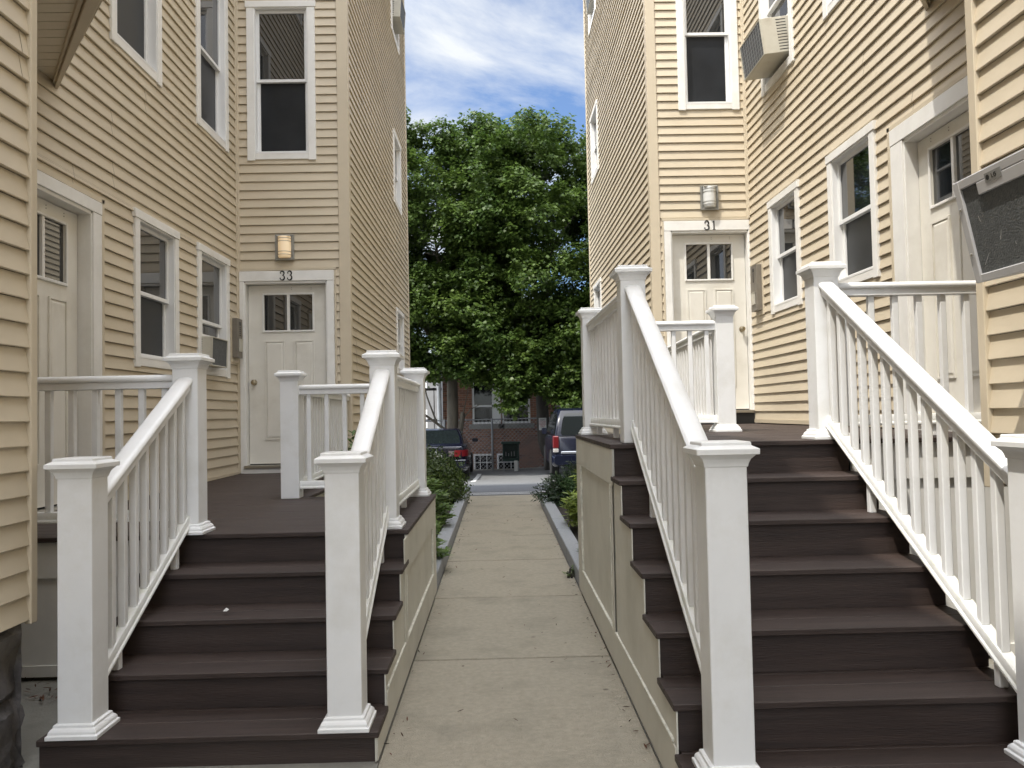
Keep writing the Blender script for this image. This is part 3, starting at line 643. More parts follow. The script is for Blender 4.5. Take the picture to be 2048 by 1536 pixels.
wall_lamp(-2.356, 9.2-.019, 3.262, m_shade_lit, 'small wall lamp glowing warm above door 33')
wall_lamp(2.50, 9.45-.019, 3.81, m_shade, 'small unlit white wall lamp above door 31')
def intercom(T, a0, a1, z0, z1, label, loc):
    t = thing('intercom_box', label, 'intercom', loc, 'intercoms beside the numbered doors')
    mb = MB(T); mb.box(a0-.03, a1+.03, 0, .026, z0-.05, z1+.03); mb.build('mounting_board', m_trimtan, t, bevel=.003)
    mb = MB(T); mb.box(a0, a1, .0262, .085, z0, z1); b = mb.build('box', m_box, t, bevel=.003)
    mb = MB(T); c_ = (a0+a1)/2
    mb.box(c_-.05, c_+.05, .0852, .1, z0+.07, z0+.2); mb.box(c_-.055, c_+.055, .0852, .104, z0+.2, z0+.207); mb.build('call_panel', m_acbody, t, bevel=.002)
    mb = MB(T)
    for i in range(5): mb.box(c_-.012, c_+.012, .0852, .089, z1-.1-.022*i, z1-.088-.022*i)
    mb.box(c_-.02, c_+.02, .0852, .0875, z1-.075, z1-.035); mb.build('buttons', m_black, t)
intercom(T1, 8.93, 9.10, 2.02, 2.45, 'narrow grey metal intercom box left of door 33', (-2.87,9.0,2.2))
intercom(U1, 8.99, 9.20, 2.44, 2.95, 'narrow grey metal intercom box right of door 31', (2.94,9.1,2.7))
def ac_unit(T, a0, a1, z0, z1, dep, tilt, label, style, loc, n_in=-.09):
    """T frame; body sticks out by dep; tilt tips the outer end down (radians)"""
    t = thing('air_conditioner', label, 'air conditioner', loc)
    st, ct = math.sin(tilt), math.cos(tilt); n0 = n_in; zc = z0
    def TT(a, n, z): # tilt about inner bottom edge
        dn, dz_ = n-n0, z-zc; return T(a, n0+dn*ct-dz_*-st*-1 if False else n0+dn*ct+dz_*st, zc+dz_*ct-dn*st)
    bm_ = m_acgrey if style == 'grey' else m_acbody
    L = dep-n0; e = .022
    mb = MB(TT); mb.box(a0, a1, n0, n0+L-.012, z0, z1); body = mb.build('body', bm_, t, bevel=.004)
    mb = MB(TT); F0 = n0+L-.012; F1 = n0+L   # rear frame
    fr = .035 if style == 'grey' else .014
    mb.box(a0, a0+fr, F0, F1, z0, z1); mb.box(a1-fr, a1, F0, F1, z0, z1); mb.box(a0+fr, a1-fr, F0, F1, z1-fr*.9, z1); mb.box(a0+fr, a1-fr, F0, F1, z0, z0+fr*.8)
    if style == 'grey': mb.box(a0+fr, a1-.13, F0, F1+.001, z1-.075, z1-fr*.9-.001)
    mb.build('rear_frame', bm_, t, bevel=.003)
    mb = MB(TT); mb.box(a0+fr, a1-fr, F0+.0006, F0+.003, z0+fr*.8, z1-fr*.9); mb.build('rear_coil', m_accoil, t)
    if style == 'wire':
        mb = MB(TT)
        for i in range(1, 10): a = a0+(a1-a0)*i/10; mb.box(a-.0015, a+.0015, F1-.002, F1+.002, z0+.01, z1-.01)
        for i in range(1, 8): z = z0+(z1-z0)*i/8; mb.box(a0+.01, a1-.01, F1-.001, F1+.001, z-.0015, z+.0015)
        mb.build('wire_grille', m_fence, t)
    if style == 'grey':
        mb = MB(TT)
        for z in (z0+.1, z1-.1): 
            for a in (a1-.017, a0+.017): mb.box(a-.006, a+.006, F1, F1+.006, z-.006, z+.006)
        mb.build('screw', m_nickel, t, bevel=.002)
        for (aa, zz_, l_, q_) in ((.60,.20,.02,.006),(.52,.12,.03,-.014),(.63,.055,.035,-.035),(.45,.09,.008,0)):
            MB(TT).add([(a0+aa,F0+.0036,z0+zz_),(a0+aa+.003,F0+.0036,z0+zz_),(a0+aa+.002+q_,F0+.0036,z0+zz_+l_),(a0+aa+q_,F0+.0036,z0+zz_+l_)], [(0,1,2,3)]).build('scratch', m_acgrey, t)
        mb = MB(TT); mb.box(a1-.27, a1-.185, F1+.0015, F1+.003, z1-.048, z1-.018); lab = mb.build('badge', mat('badge_grey', (.22,.22,.21), .4), t)
        # mark: dark disc and two letters
        def T4(a, n, z): return TT(a1-.2225-a, F1+.0032+n, z1-.033+z)
        segs = [[(-.031,0,.0005),(-.028,0,.007),(-.022,0,.0095),(-.016,0,.007),(-.013,0,.0005)],
                [(.0,.007,.0014),(.0,-.006,.0014)], [(-.001,-.0062,.0014),(.007,-.0062,.0014)],
                [(.022,.004,.0012),(.018,.0068,.0014),(.013,.004,.0014),(.0115,0,.0014),(.013,-.0045,.0014),(.018,-.0068,.0014),(.022,-.005,.0014),(.0225,0,.0014),(.018,0,.0012)]]
        strokes(T4, segs, 'badge_lettering', m_black, t, depth=.0006)
    # side louvres
    if style != 'grey':
        mb = MB(TT); k = 11
        for i in range(k):
            z = z0+.03+(z1-z0-.06)*i/(k-1)
            mb.box(a0-.0015, a0+.002, n0+.10, n0+L*.55, z-.004, z+.004)
        mb.build('side_louvres', m_dark, t)
    return t
ac_unit(T1, 7.99, 8.45, 1.885, 2.17, .13, R(2), 'small cream air conditioner with peeling back in the left wall window nearest door 33', 'plain', (-2.8,8.2,1.9))
ac_unit(T3, 13.45, 14.1, 8.0, 8.38, .15, R(4), 'white air conditioner high on the left house, against the sky', 'plain', (-1.6,13.8,8))
ac_unit(U1, 7.96, 8.62, 4.90, 5.26, .27, R(7), 'cream air conditioner with wire back jutting from the upper right window', 'wire', (2.9,8.3,4.9))
ac_unit(U3, 14.05, 14.7, 8.6, 8.98, .08, R(4), 'air conditioner cut by the top edge, high on the right house', 'plain', (1.8,14.3,8.5))
# big one on the near right wall, sticks out of its window
G0w, g0h = window(RH, U0, 1.75, 2.94, 1.83-.1, 3.1, 2.3, cas=.0001+.06)
ac_unit(U0, 2.12, 2.815, 1.842, 2.20, .335, R(11.5), 'large grey air conditioner with dark coil cut by the right edge', 'grey', (2,2.5,1.8), n_in=.0)
# ------------------------------------------------------------------ plants
MAPLE = [(0,1),(.28,.4),(.88,.5),(.5,-.05),(.36,-.55),(-.36,-.55),(-.5,-.05),(-.88,.5),(-.28,.4)]
OVAL = [(0,1),(.4,.5),(.45,-.1),(.2,-.7),(-.2,-.7),(-.45,-.1),(-.4,.5)]
LANCE = [(0,1),(.15,.5),(.2,0),(.12,-.6),(0,-1),(-.12,-.6),(-.2,0),(-.15,.5)]
def unit(v): return v/(np.linalg.norm(v, axis=-1, keepdims=True)+1e-9)
def tree(name, label, base, fork, limbs, clumps, nleaf, size, lm, bark, trunk_r, group='street trees in the parking lot', extra=(), path=None):
    """clumps: list of (x,y,z,r) ; leaves in drooping layered sprays"""
    t = thing(name, label, 'tree', base, group)
    mb = MB(); B = Vector(base); F = Vector(fork); m_ = B.lerp(F, .5)+Vector((random.uniform(-.06,.06),0,0))
    if path: mb.tube([B]+[Vector(p) for p in path]+[F], [trunk_r*1.3]+[trunk_r]*len(path)+[trunk_r*.85], 12)
    else: mb.tube([B, B.lerp(m_,.25)+Vector((0,0,.02)), m_, F], [trunk_r*1.35, trunk_r*1.05, trunk_r*.95, trunk_r*.85], 12)
    for e in extra: mb.tube(e[0], e[1], 8)
    cl = np.array(clumps)
    tr = mb.build('trunk', bark, t, smooth=True)
    mb = MB()
    for k, Lm in enumerate(limbs):
        E = Vector(Lm); q = F.lerp(E, .5)+Vector((0,0,.35)); mb.tube([F, q, E], [trunk_r*.6, trunk_r*.38, trunk_r*.15], 7)
        near = sorted(range(len(cl)), key=lambda i: (Vector(cl[i,:3])-E).length)[:9]
        for i in near:
            c_ = Vector(cl[i,:3]); s_ = q.lerp(E, random.uniform(.2,1)); mb.tube([s_, s_.lerp(c_,.5)+Vector((0,0,.15)), c_], [trunk_r*.16, trunk_r*.1, .012], 5)
    mb.build('limbs', bark, t, smooth=True)
    r3 = cl[:,3]**2; pick = rng.choice(len(cl), nleaf, p=r3/r3.sum()); C = cl[pick]
    # each clump made of several spray discs
    ns = 26; dirs = unit(rng.normal(size=(len(cl), ns, 3)))*np.cbrt(rng.random((len(cl), ns, 1)))*np.array([1,1,.9])
    sp = rng.integers(0, ns, nleaf); D = dirs[pick, sp]
    Sc = C[:,:3]+D*C[:,3:4]
    a = rng.random(nleaf)*2*np.pi; rr = np.sqrt(rng.random(nleaf))*C[:,3]*.36
    off = np.stack([np.cos(a)*rr, np.sin(a)*rr, -.35*rr*rr/C[:,3]+rng.normal(size=nleaf)*.13*C[:,3]], 1)
    P = Sc+off
    outw = unit(D*np.array([1,1,.3])+np.array([0,0,.05]))
    Nn = unit(np.array([0,0,1.])+outw*.55+rng.normal(size=(nleaf,3))*.5)
    U = unit(off*np.array([1,1,0])+outw*.6+rng.normal(size=(nleaf,3))*.4+np.array([0,0,-.55]))
    S = size*(.65+.6*rng.random(nleaf))
    tintc = rng.random(len(cl))[pick]; tint = np.clip(.35*tintc+.55*rng.random(nleaf), 0, 1)
    leafmesh('crown', P, Nn, U, S, MAPLE, lm, t, tint, curl=.18)
    return t
def crown_clumps(cx, cy, cz, rx, ry, rz, n, r0, r1, seed, shell_=.35):
    g = np.random.default_rng(seed); out = []
    while len(out) < n:
        d = g.normal(size=3); d /= (np.abs(d)**3).sum()**(1/3); q = (shell_+(1-shell_)*g.random()**.6)
        x, y, z = cx+d[0]*rx*q, cy+d[1]*ry*q, cz+d[2]*rz*q; r = g.uniform(r0, r1)
        out.append((x, y, z, r))
    return out
def gap_filter(cl, gaps):     # remove foliage where the photo shows holes, in real space columns
    return [c for c in cl if all((c[0]-g[0])**2+(c[2]-g[1])**2 > (g[2]+c[3]*.6)**2 for g in gaps)]
trA = crown_clumps(-3.0, 25.2, 6.55, 3.7, 2.3, 3.75, 170, .45, .75, 3) + [(random.uniform(-3.3,-.7), random.uniform(24.2,25.6), random.uniform(2.7,4.6), .5) for _ in range(26)] + [(random.uniform(-3.4,.2), random.uniform(24,26), random.uniform(9.2,10.25), .5) for _ in range(26)]
tree('maple_tree', 'leafy green maple with pale forked trunk behind the dark sedan', (-1.50, 25.6, -.55), (-1.42, 25.6, 2.9), [(-3.6,25,5.4),(-1.9,25.4,7.0),(-.5,24.8,6.2),(-2.6,26.4,6.0),(-4.6,25.8,6.8)], trA, 150000, .066, m_maple, m_bark, .19,
     extra=([[(-1.45,25.6,.7),(-1.95,25.45,1.1),(-2.6,25.3,1.6),(-3.2,25.2,1.9)],[.05,.04,.03,.015]], [[(-1.9,25.45,1.05),(-2.2,25.4,1.9),(-2.35,25.4,2.6)],[.03,.022,.012]],
            [[(-1.42,25.5,.2),(-1.2,25.45,.8),(-1.1,25.45,1.4)],[.09,.085,.07]], [[(-1.12,25.45,1.2),(-.85,25.45,1.5),(-.55,25.5,1.65)],[.03,.018,.008]], [[(-1.1,25.45,1.35),(-.95,25.5,2.0),(-.9,25.5,3.0)],[.02,.014,.01]], [[(-1.42,25.6,2.3),(-2.0,25.5,2.55),(-2.6,25.3,2.9)],[.05,.035,.02]]))
trB = crown_clumps(2.1, 24.6, 6.2, 3.6, 2.3, 3.9, 180, .45, .75, 5) + crown_clumps(1.9, 24.6, 2.9, 2.2, 1.6, 1.2, 26, .4, .6, 6) + [(random.uniform(-1.5,3.6), random.uniform(23.6,25.4), random.uniform(2.6,4.6), .52) for _ in range(46)] + [(random.uniform(.1,3.4), random.uniform(23.4,24.6), random.uniform(1.5,2.6), .45) for _ in range(22)] + [(random.uniform(.0,3.0), random.uniform(23.3,24.2), random.uniform(1.75,2.9), .42) for _ in range(22)] + [(random.uniform(-1.6,-.2), random.uniform(24.3,25), random.uniform(2.5,3.1), .38) for _ in range(8)] + [(random.uniform(-.4,3.5), random.uniform(24,26), random.uniform(9.0,10.1), .5) for _ in range(22)] + [(.35,23.6,1.75,.42),(.75,23.4,1.35,.4),(1.3,23.8,1.5,.5),(.5,23.5,2.5,.5),(-.3,24,3.2,.5),(1.9,23.8,1.7,.5),(1.1,23.6,2.2,.5),(2.4,23.5,2.2,.55),(-.7,24.2,3.7,.5)]
tree('maple_tree', 'broad dark green maple with curved leaning trunk right of the parking sign', (1.84, 26.2, -.45), (1.35, 26.1, 2.6), [(.2,24.8,5.6),(1.8,24.8,7.2),(3.6,24.8,6.0),(1.2,25.8,6.6),(4.8,25.2,6.6)], [q for q in trB if not (abs(q[0]*25.7/q[1]-1.35) < .6 and q[2] < 1.95)], 190000, .066, m_maple, m_barkd, .2,
     path=[(1.72,26.2,-.2),(1.52,26.15,.1),(1.42,26.1,.5),(1.41,26.1,1.2)], extra=([[(1.6,26.15,0),(1.85,26.1,.1),(2.3,26.0,.75)],[.07,.05,.03]],))
trC = crown_clumps(5.9, 27.5, 7.1, 3.6, 2.2, 4.5, 100, .5, .85, 8)
tree('maple_tree', 'taller maple whose top shows beside the sunlit right house', (5.8, 27.6, -.3), (5.7, 27.6, 3.2), [(4.4,27,6.5),(6.8,27.4,7.5),(5.6,28,8.6),(3.5,27.3,7.4)], trC, 50000, .07, m_maple, m_barkd, .22)
def shrub(name, label, cx, cy, z0, rx, ry, rz, n, size, shape, lm, whorl=True, group='shrubs in the beds along the walkway', seed=1, up=.5):
    g = np.random.default_rng(seed); t = thing(name, label, 'shrub', (cx, cy, z0), group)
    nt_ = max(8, n//(9 if whorl else 14)); mb = MB(); tips = []
    d = unit(g.normal(size=(nt_,3))+np.array([0,0,.35])); d[:,2] = np.abs(d[:,2])*1.0
    q = .55+.5*g.random(nt_)**.7
    tips = np.array([cx, cy, z0+rz*.12])+d*q[:,None]*np.array([rx, ry, rz*.9])
    for i in range(0, nt_, max(1, nt_//16)):
        p = Vector(tips[i]); b = Vector((cx+random.uniform(-.05,.05), cy+random.uniform(-.05,.05), z0-.03)); mb.tube([b, b.lerp(p,.5)+Vector((0,0,.04)), p], [.012,.009,.004], 5)
    mb.build('stems', m_barkd, t)
    k = n//nt_; C = np.repeat(tips, k, 0); Dd = np.repeat(d, k, 0); m = len(C)
    if whorl:
        a = g.random(m)*2*np.pi; h = unit(np.stack([np.cos(a), np.sin(a), g.normal(size=m)*.25+up*.5], 1)+Dd*.5)
        P = C+h*size*.75+Dd*(g.random((m,1))-.9)*size*1.8; U = h; Nn = unit(np.array([0,0,1.])+g.normal(size=(m,3))*.25-h*.2)
    else:
        P = C+g.normal(size=(m,3))*np.array([rx,ry,rz])*.13; U = unit(g.normal(size=(m,3))); Nn = unit(Dd+g.normal(size=(m,3))*.6)
    S = size*(.7+.5*g.random(m)); tint = np.clip(.5*g.random(m)+.5*np.repeat(g.random(nt_), k)*1.0, 0, 1)
    leafmesh('foliage', P, Nn, U, S, shape, lm, t, tint, curl=.2)
    return t
def yew(label, cx, cy, z0, rx, rz, nspr, seed):
    g = np.random.default_rng(seed); t = thing('yew_shrub', label, 'shrub', (cx,cy,z0), 'shrubs in the beds along the walkway'); mb = MB(); P=[];U=[];Nn=[];S=[]
    for i in range(nspr):
        a = g.random()*2*np.pi; e = g.uniform(.15,1.2); L = g.uniform(.6,1.05); d = np.array([math.cos(a)*math.cos(e)*rx, math.sin(a)*math.cos(e)*rx, math.sin(e)*rz])*L
        b = np.array([cx,cy,z0]); mid = b+d*.5+np.array([0,0,.06]); tip = b+d+np.array([0,0,-.02]); 
        if i % 3 == 0: mb.tube([tuple(b), tuple(mid), tuple(tip)], [.008,.006,.002], 4)
        for k in range(26):
            f = .3+.7*k/25; p = b*(1-f)**2+2*mid*f*(1-f)+tip*f*f; dd = unit(tip-mid); s_ = unit(np.cross(dd, g.normal(size=3)))
            w = unit(dd*.8+s_); P.append(p+w*.02); U.append(w); Nn.append(unit(np.cross(w, g.normal(size=3)))); S.append(g.uniform(.022,.036))
    mb.build('stems', m_barkd, t); leafmesh('foliage', np.array(P), np.array(Nn), np.array(U), np.array(S), LANCE, m_yew, t)
    return t
shrub('boxwood_hedge', 'dense dark rounded hedge at the street end of the left bed', -1.12, 12.2, .05, .58, .8, .68, 22000, .026, OVAL, m_hedge, whorl=False, seed=2)
shrub('pieris_shrub', 'leafy green shrub in the left bed just before the dark hedge', -.95, 9.2, .06, .42, .6, .62, 1800, .07, LANCE, m_pieris, seed=3)
shrub('pieris_shrub', 'drooping green shrub spilling over the left kerb beside the porch', -.86, 7.25, .06, .36, .6, .50, 2000, .07, LANCE, m_pieris, seed=4)
shrub('pieris_shrub', 'tall green shrub seen through the left porch railing', -1.38, 7.7, .06, .24, .3, 1.15, 700, .065, LANCE, m_pieris, seed=14)
shrub('pieris_shrub', 'yellow green shrub beside the right porch corner', 1.08, 9.0, .06, .40, .6, .66, 3600, .062, LANCE, m_pierisl, seed=5)
shrub('pieris_shrub', 'low dark green shrub touching the right kerb beside the porch', .90, 7.2, .06, .2, .4, .34, 1400, .04, LANCE, m_hedge, seed=6)
yew('spiky dark yew at the end of the right kerb', 1.02, 11.6, .05, .62, .50, 420, 7)
yew('spiky dark yew in front of the dark SUV', 1.5, 13.3, .05, .62, .66, 420, 9)
shrub('weed', 'small weed growing against the right kerb', .585, 6.8, 0, .07, .08, .08, 60, .03, LANCE, m_pieris, seed=12, group=None)
# ------------------------------------------------------------------ brick building
BY = 28.0
BB = thing('brick_building', 'low red brick building behind the fence and trees', 'building', (6, 32, -.5))
def px(u, v, y=BY): return at(u, v, y)
bx0 = px(886, 830).x; btop = 5.0
w1 = (px(944,800).x, px(1001,800).x, px(970,848).z, px(970,848).z+1.9)
w3 = (px(1003,800).x, px(1060,800).x, w1[2], w1[3])
b1 = (px(947,920).x, px(987,920).x, px(960,943).z, px(960,908).z); b2 = (px(994,920).x, px(1036,920).x, b1[2], b1[3])
TB = frame('ny', BY)
holes = [w1, w3, b1, b2]
mb = MB(TB); xs = sorted({bx0, 16, *[h for H in holes for h in H[:2]]}); zs_ = sorted({-.9, btop, *[h for H in holes for h in H[2:]]})
for i in range(len(xs)-1):
    for j in range(len(zs_)-1):
        cx_, cz_ = (xs[i]+xs[i+1])/2, (zs_[j]+zs_[j+1])/2
        if not any(H[0] < cx_ < H[1] and H[2] < cz_ < H[3] for H in holes): mb.box(xs[i], xs[i+1], -.3, 0, zs_[j], zs_[j+1])
mb.build('wall', m_brick, BB); mb = MB(); mb.box(bx0, 16, BY+.31, BY+9, -.9, btop); mb.build('wall_core', m_brick, BB)
MB().box(bx0-.15, 16.2, BY-.15, BY+9.2, btop+.002, btop+.25).build('roof', m_roofm, BB)
for k, H in enumerate((w1, w3)):
    mb = MB(TB); a0, a1, z0, z1 = H; f = .07
    mb.box(a0, a0+f, -.12, -.02, z0, z1); mb.box(a1-f, a1, -.12, -.02, z0, z1); mb.box(a0+f, a1-f, -.12, -.02, z0, z0+f); mb.box(a0+f, a1-f, -.12, -.02, z1-f, z1); zr = px(970,812).z
    mb.box(a0+f, a1-f, -.1, -.03, zr-.035, zr+.035); mb.box(a1-f-.22, a1-f, -.12, -.03, z0+f, z1-f) if k == 0 else None
    w_ = mb.build('window', m_winvinyl, BB); MB(TB).box(a0+f, a1-f, -.11, -.105, z0+f, z1-f).build('pane', m_bglass, w_)
    MB(TB).box(a0-.12, a1+.12, -.1, .06, z0-.16, z0-.002).build('sill', m_concg, w_)
for H in (b1, b2):
    mb = MB(TB); a0, a1, z0, z1 = H; f = .06
    mb.box(a0, a0+f, -.12, .01, z0, z1); mb.box(a1-f, a1, -.12, .01, z0, z1); mb.box(a0+f, a1-f, -.12, .01, z0, z0+f); mb.box(a0+f, a1-f, -.12, .01, z1-f, z1)
    for q in (1,2): x = a0+(a1-a0)*q/3; mb.box(x-.012, x+.012, -.1, -.03, z0+f, z1-f)
    zc = (z0+z1)/2; mb.box(a0+f, a1-f, -.1, -.032, zc-.012, zc+.012)
    w_ = mb.build('basement_window', m_winvinyl, BB); MB(TB).box(a0+f, a1-f, -.11, -.105, z0+f, z1-f).build('pane', m_bglass, w_)
MB().tube([(px(880,800).x, BY-.15, -.6),(px(878,800).x, BY-.15, 4.9)], .075, 10).build('downspout', m_winvinyl, BB)
# fence
FY = 27.0; FN = thing('chain_link_fence', 'chain link fence in front of the brick building', 'fence', (0, FY, -.5))
fz0 = -.5; fz1 = px(985, 838, FY).z; fx0 = px(890,900,FY).x; fx1 = px(1135,900,FY).x; pxs = [px(985,900,FY).x, fx1, fx0]
for x in pxs: MB().tube([(x,FY,fz0-.1),(x,FY,fz1+.02)], .035, 8).build('fence_post', m_fence, FN)
MB().tube([(fx0-.6,FY,fz1-.02),(fx1,FY,fz1)], .022, 6).build('top_rail', m_fence, FN)
mb = MB(); st = .13; H_ = fz1-fz0; x = fx0-H_
while x < fx1:
    for sgn in (1, -1):
        xa, xb = (x, x+H_) if sgn > 0 else (x+H_, x); za, zb = fz0, fz1
        # clip to fence width
        ta, tb_ = 0., 1.
        for lo_, hi_ in ((fx0, fx1),):
            d_ = xb-xa; t0 = (lo_-xa)/d_; t1 = (hi_-xa)/d_; t0, t1 = min(t0,t1), max(t0,t1); ta, tb_ = max(ta,t0), min(tb_,t1)
        if tb_ > ta+.01:
            A_ = (xa+(xb-xa)*ta, FY+.01*sgn, za+(zb-za)*ta); B_ = (xa+(xb-xa)*tb_, FY+.01*sgn, za+(zb-za)*tb_); mb.tube([A_, B_], .0055, 3, cap=False)
    x += st
mb.build('wire_mesh', m_fence, FN)
# green cabinet on a stand
cx0, cx1 = px(1005,900,26.6).x, px(1038,900,26.6).x; cz0, cz1 = px(1020,922,26.6).z, px(1020,888,26.6).z
GC = thing('cage_cabinet', 'dark green open fronted cabinet standing by the fence', 'cabinet', ((cx0+cx1)/2, 26.6, -.5))
mb = MB(); y0, y1 = 26.45, 26.8; f = .05
mb.box(cx0, cx0+f, y0, y1, cz0, cz1); mb.box(cx1-f, cx1, y0, y1, cz0, cz1); mb.box(cx0+f, cx1-f, y0, y1, cz0, cz0+.1); mb.box(cx0+f, cx1-f, y1-.02, y1, cz0+.1, cz1); mb.box(cx0-.04, cx1+.04, y0-.04, y1, cz1+.001, cz1+.08); mb.build('case', m_green, GC, bevel=.008)
mb = MB()
for x in (cx0+.02, cx1-.05): mb.box(x, x+.03, y0, y0+.03, gz(x,26.5)-.02, cz0-.001); mb.box(x, x+.03, y1-.04, y1-.01, gz(x,26.5)-.02, cz0-.001)
mb.build('leg', m_fence, GC)
mb = MB(); mb.box(cx1-.17, cx1-.06, y0-.03, y0-.01, cz0-.42, cz0+.02); tag(mb.build('white_panel', m_signw, GC), None, None)
mb = MB()
for k in range(4): xx = cx0+.1+.09*k; mb.box(xx, xx+.02, y1-.06, y1-.03, cz0+.15, cz0+.15+random.uniform(.08,.22))
mb.build('bottle', m_fence, GC)
# parking sign
sp = [px(1077.5,836,25.7), px(1093,860,25.7)]; PS = thing('parking_sign', 'small white parking sign with dark lettering on the leaning trunk', 'sign', ((sp[0].x+sp[1].x)/2, 25.7, sp[1].z))
MB().box(sp[0].x, sp[1].x, 25.7, 25.71, sp[1].z, sp[0].z).build('sign_panel', m_signw, PS, bevel=.003)
MB().box((sp[0].x+sp[1].x)/2-.02, (sp[0].x+sp[1].x)/2+.02, 25.712, 25.9, (sp[0].z+sp[1].z)/2-.02, (sp[0].z+sp[1].z)/2+.02).build('bracket', m_fence, PS)
def text(s, size, loc, m, parent, sx=1.):
    cu = bpy.data.curves.new('t', 'FONT'); cu.body = s; cu.size = size; cu.align_x = 'CENTER'; cu.extrude = .001
    o = bpy.data.objects.new('t', cu); COL.objects.link(o); bpy.context.view_layer.update()
    me = bpy.data.meshes.new_from_object(o.evaluated_get(bpy.context.evaluated_depsgraph_get())); bpy.data.objects.remove(o)
    me.transform(Matrix.Translation(loc) @ Matrix.Rotation(R(90), 4, 'X') @ Matrix.Diagonal((sx,1,1,1))); me.materials.clear(); me.materials.append(m)
    q = bpy.data.objects.new('lettering', me); COL.objects.link(q); adopt(q, parent); return q
sw = sp[1].x-sp[0].x; scx = (sp[0].x+sp[1].x)/2; sh_ = sp[0].z-sp[1].z
for s_, f, sz, m_ in (('TENANT', .84, .075, m_black), ('STICKER', .66, .085, m_signr), ('PARKING', .47, .085, m_signr), ('ONLY', .30, .085, m_signr)): text(s_, sz, (scx, 25.697, sp[1].z+sh_*f-.02), m_, PS, .62)
# leaves litter, scraps
def litter():
    P = []; g = np.random.default_rng(4)
    for i in range(300):
        s_ = g.random()
        if s_ < .42: x = XR-.01-abs(g.normal())*.05; y = g.uniform(2.6, 11)
        elif s_ < .75: x = XL+.01+abs(g.normal())*.05; y = g.uniform(2.6, 12)
        else: x = g.uniform(XL, XR); y = g.uniform(2.8, 12)
        P.append((x, y, .006+g.random()*.004))
    nb = len(P)
    for i in range(420): P.append((-2.05+g.normal()*.13, 4.22+g.normal()*.09, .006+g.random()*.045))
    P = np.array(P); n = len(P); big = (np.arange(n) >= nb)
    return leafmesh('leaf_litter', P, unit(np.array([0,0,1.])+g.normal(size=(n,3))*.3), unit(g.normal(size=(n,3))*np.array([1,1,0])), g.uniform(.006,.02,n)*np.where(big, 1.5, 1.), LANCE, leaf_mat('dead_leaf', (.02,.014,.008), (.12,.045,.022), 0, .8))
o = litter(); o['kind'] = 'stuff'; o['label'] = 'dry leaf scraps along the walkway edges'; o['category'] = 'leaf litter'
mb = MB(); mb.add([(-1.32,3.93,.4515),(-1.30,3.925,.4525),(-1.294,3.94,.4575),(-1.312,3.955,.462)], [(0,1,2,3)]); mb.add([(-1.32,3.93,.4505),(-1.30,3.925,.4512),(-1.294,3.94,.456),(-1.312,3.955,.4605)], [(3,2,1,0)])
tag(mb.build('paper_scrap', m_signw), 'tiny torn white paper scrap on a left stair tread', 'paper scrap')
# ------------------------------------------------------------------ vehicles
def ringrect(hw, z0, z1, y, r=.12, n=4, tum=0.):
    """rounded rectangle cross-section in xz at y; tum = top narrowing"""
    P = []
    for (cx_, cz_, a0) in ((hw-r, z1-r, 0), (-hw+r, z1-r, 90), (-hw+r, z0+r, 180), (hw-r, z0+r, 270)):
        for i in range(n+1):
            a = R(a0+90*i/n); x = cx_+r*math.cos(a); z = cz_+r*math.sin(a); f = (z-z0)/(z1-z0); P.append((x*(1-tum*f), y, z))
    return P
def wheel(parent, x, y, z, r, w, s):
    mb = MB(); n = 20; rings = [[(x+s*o, y+rr*math.cos(2*math.pi*k/n), z+rr*math.sin(2*math.pi*k/n)) for k in range(n)] for o, rr in ((-w/2,r*.6),(-w/2,r*.94),(-w/2+.02,r),(w/2-.02,r),(w/2,r*.94),(w/2,r*.64))]
    mb.loft(rings); wh = mb.build('wheel', m_tyre, parent, smooth=True)
    mb = MB(); rings = [[(x+s*o, y+rr*math.cos(2*math.pi*k/n), z+rr*math.sin(2*math.pi*k/n)) for k in range(n)] for o, rr in ((w/2-.01,r*.64),(w/2-.004,r*.6),(w/2-.03,r*.5),(w/2-.01,r*.2),(w/2-.005,r*.05))]
    mb.loft(rings); mb.build('rim', m_rim, wh, smooth=True)
def loftcar(name, label, cat, cx, y0, zg, st, green, m, wheels, wr):
    t = thing(name, label, cat, (cx, y0+2.2, zg)); T = lambda x, y, z: (cx+x, y0+y, zg+z)
    mb = MB(T); mb.loft([ringrect(hw, a, b, y, r, 5, tum) for (y, hw, a, b, r, tum) in st]); mb.build('body', m, t, smooth=True)
    mb = MB(T); mb.loft(green); mb.build('cabin', m, t, smooth=True)
    for y in wheels:
        for s in (-1, 1): wheel(t, cx+s*(st[3][1]-.1), y0+y, zg+wr, wr, .2, s)
    return t, T
# sedan, rear towards the camera
sx = at(872, 905, 22.3).x; szg = gz(-1.8, 23)-.0
st = [(0,.70,.34,.92,.14,.04),(.06,.78,.28,.97,.14,.05),(.35,.845,.22,1.0,.14,.06),(.9,.87,.20,1.0,.14,.06),(2.4,.875,.20,.98,.14,.06),(3.4,.87,.20,.94,.14,.06),(4.2,.83,.24,.82,.14,.05),(4.6,.70,.32,.70,.12,.04)]
def gr(y, hw, z0, z1, tum): return ringrect(hw, z0, z1, y, .09, 4, tum)
SD, TS = loftcar('parked_sedan', 'dark navy sedan parked with its rear to the street, partly behind the hedge', 'car', sx, 22.3, szg, st,
    [gr(.42,.74,.90,.99,.02), gr(.75,.74,.9,1.19,.10), gr(1.12,.75,.9,1.385,.22), gr(1.6,.76,.9,1.42,.25), gr(2.2,.76,.9,1.41,.25), gr(2.7,.76,.9,1.30,.2), gr(3.25,.76,.88,.99,.02)], m_navy, (.85,3.6), .31)
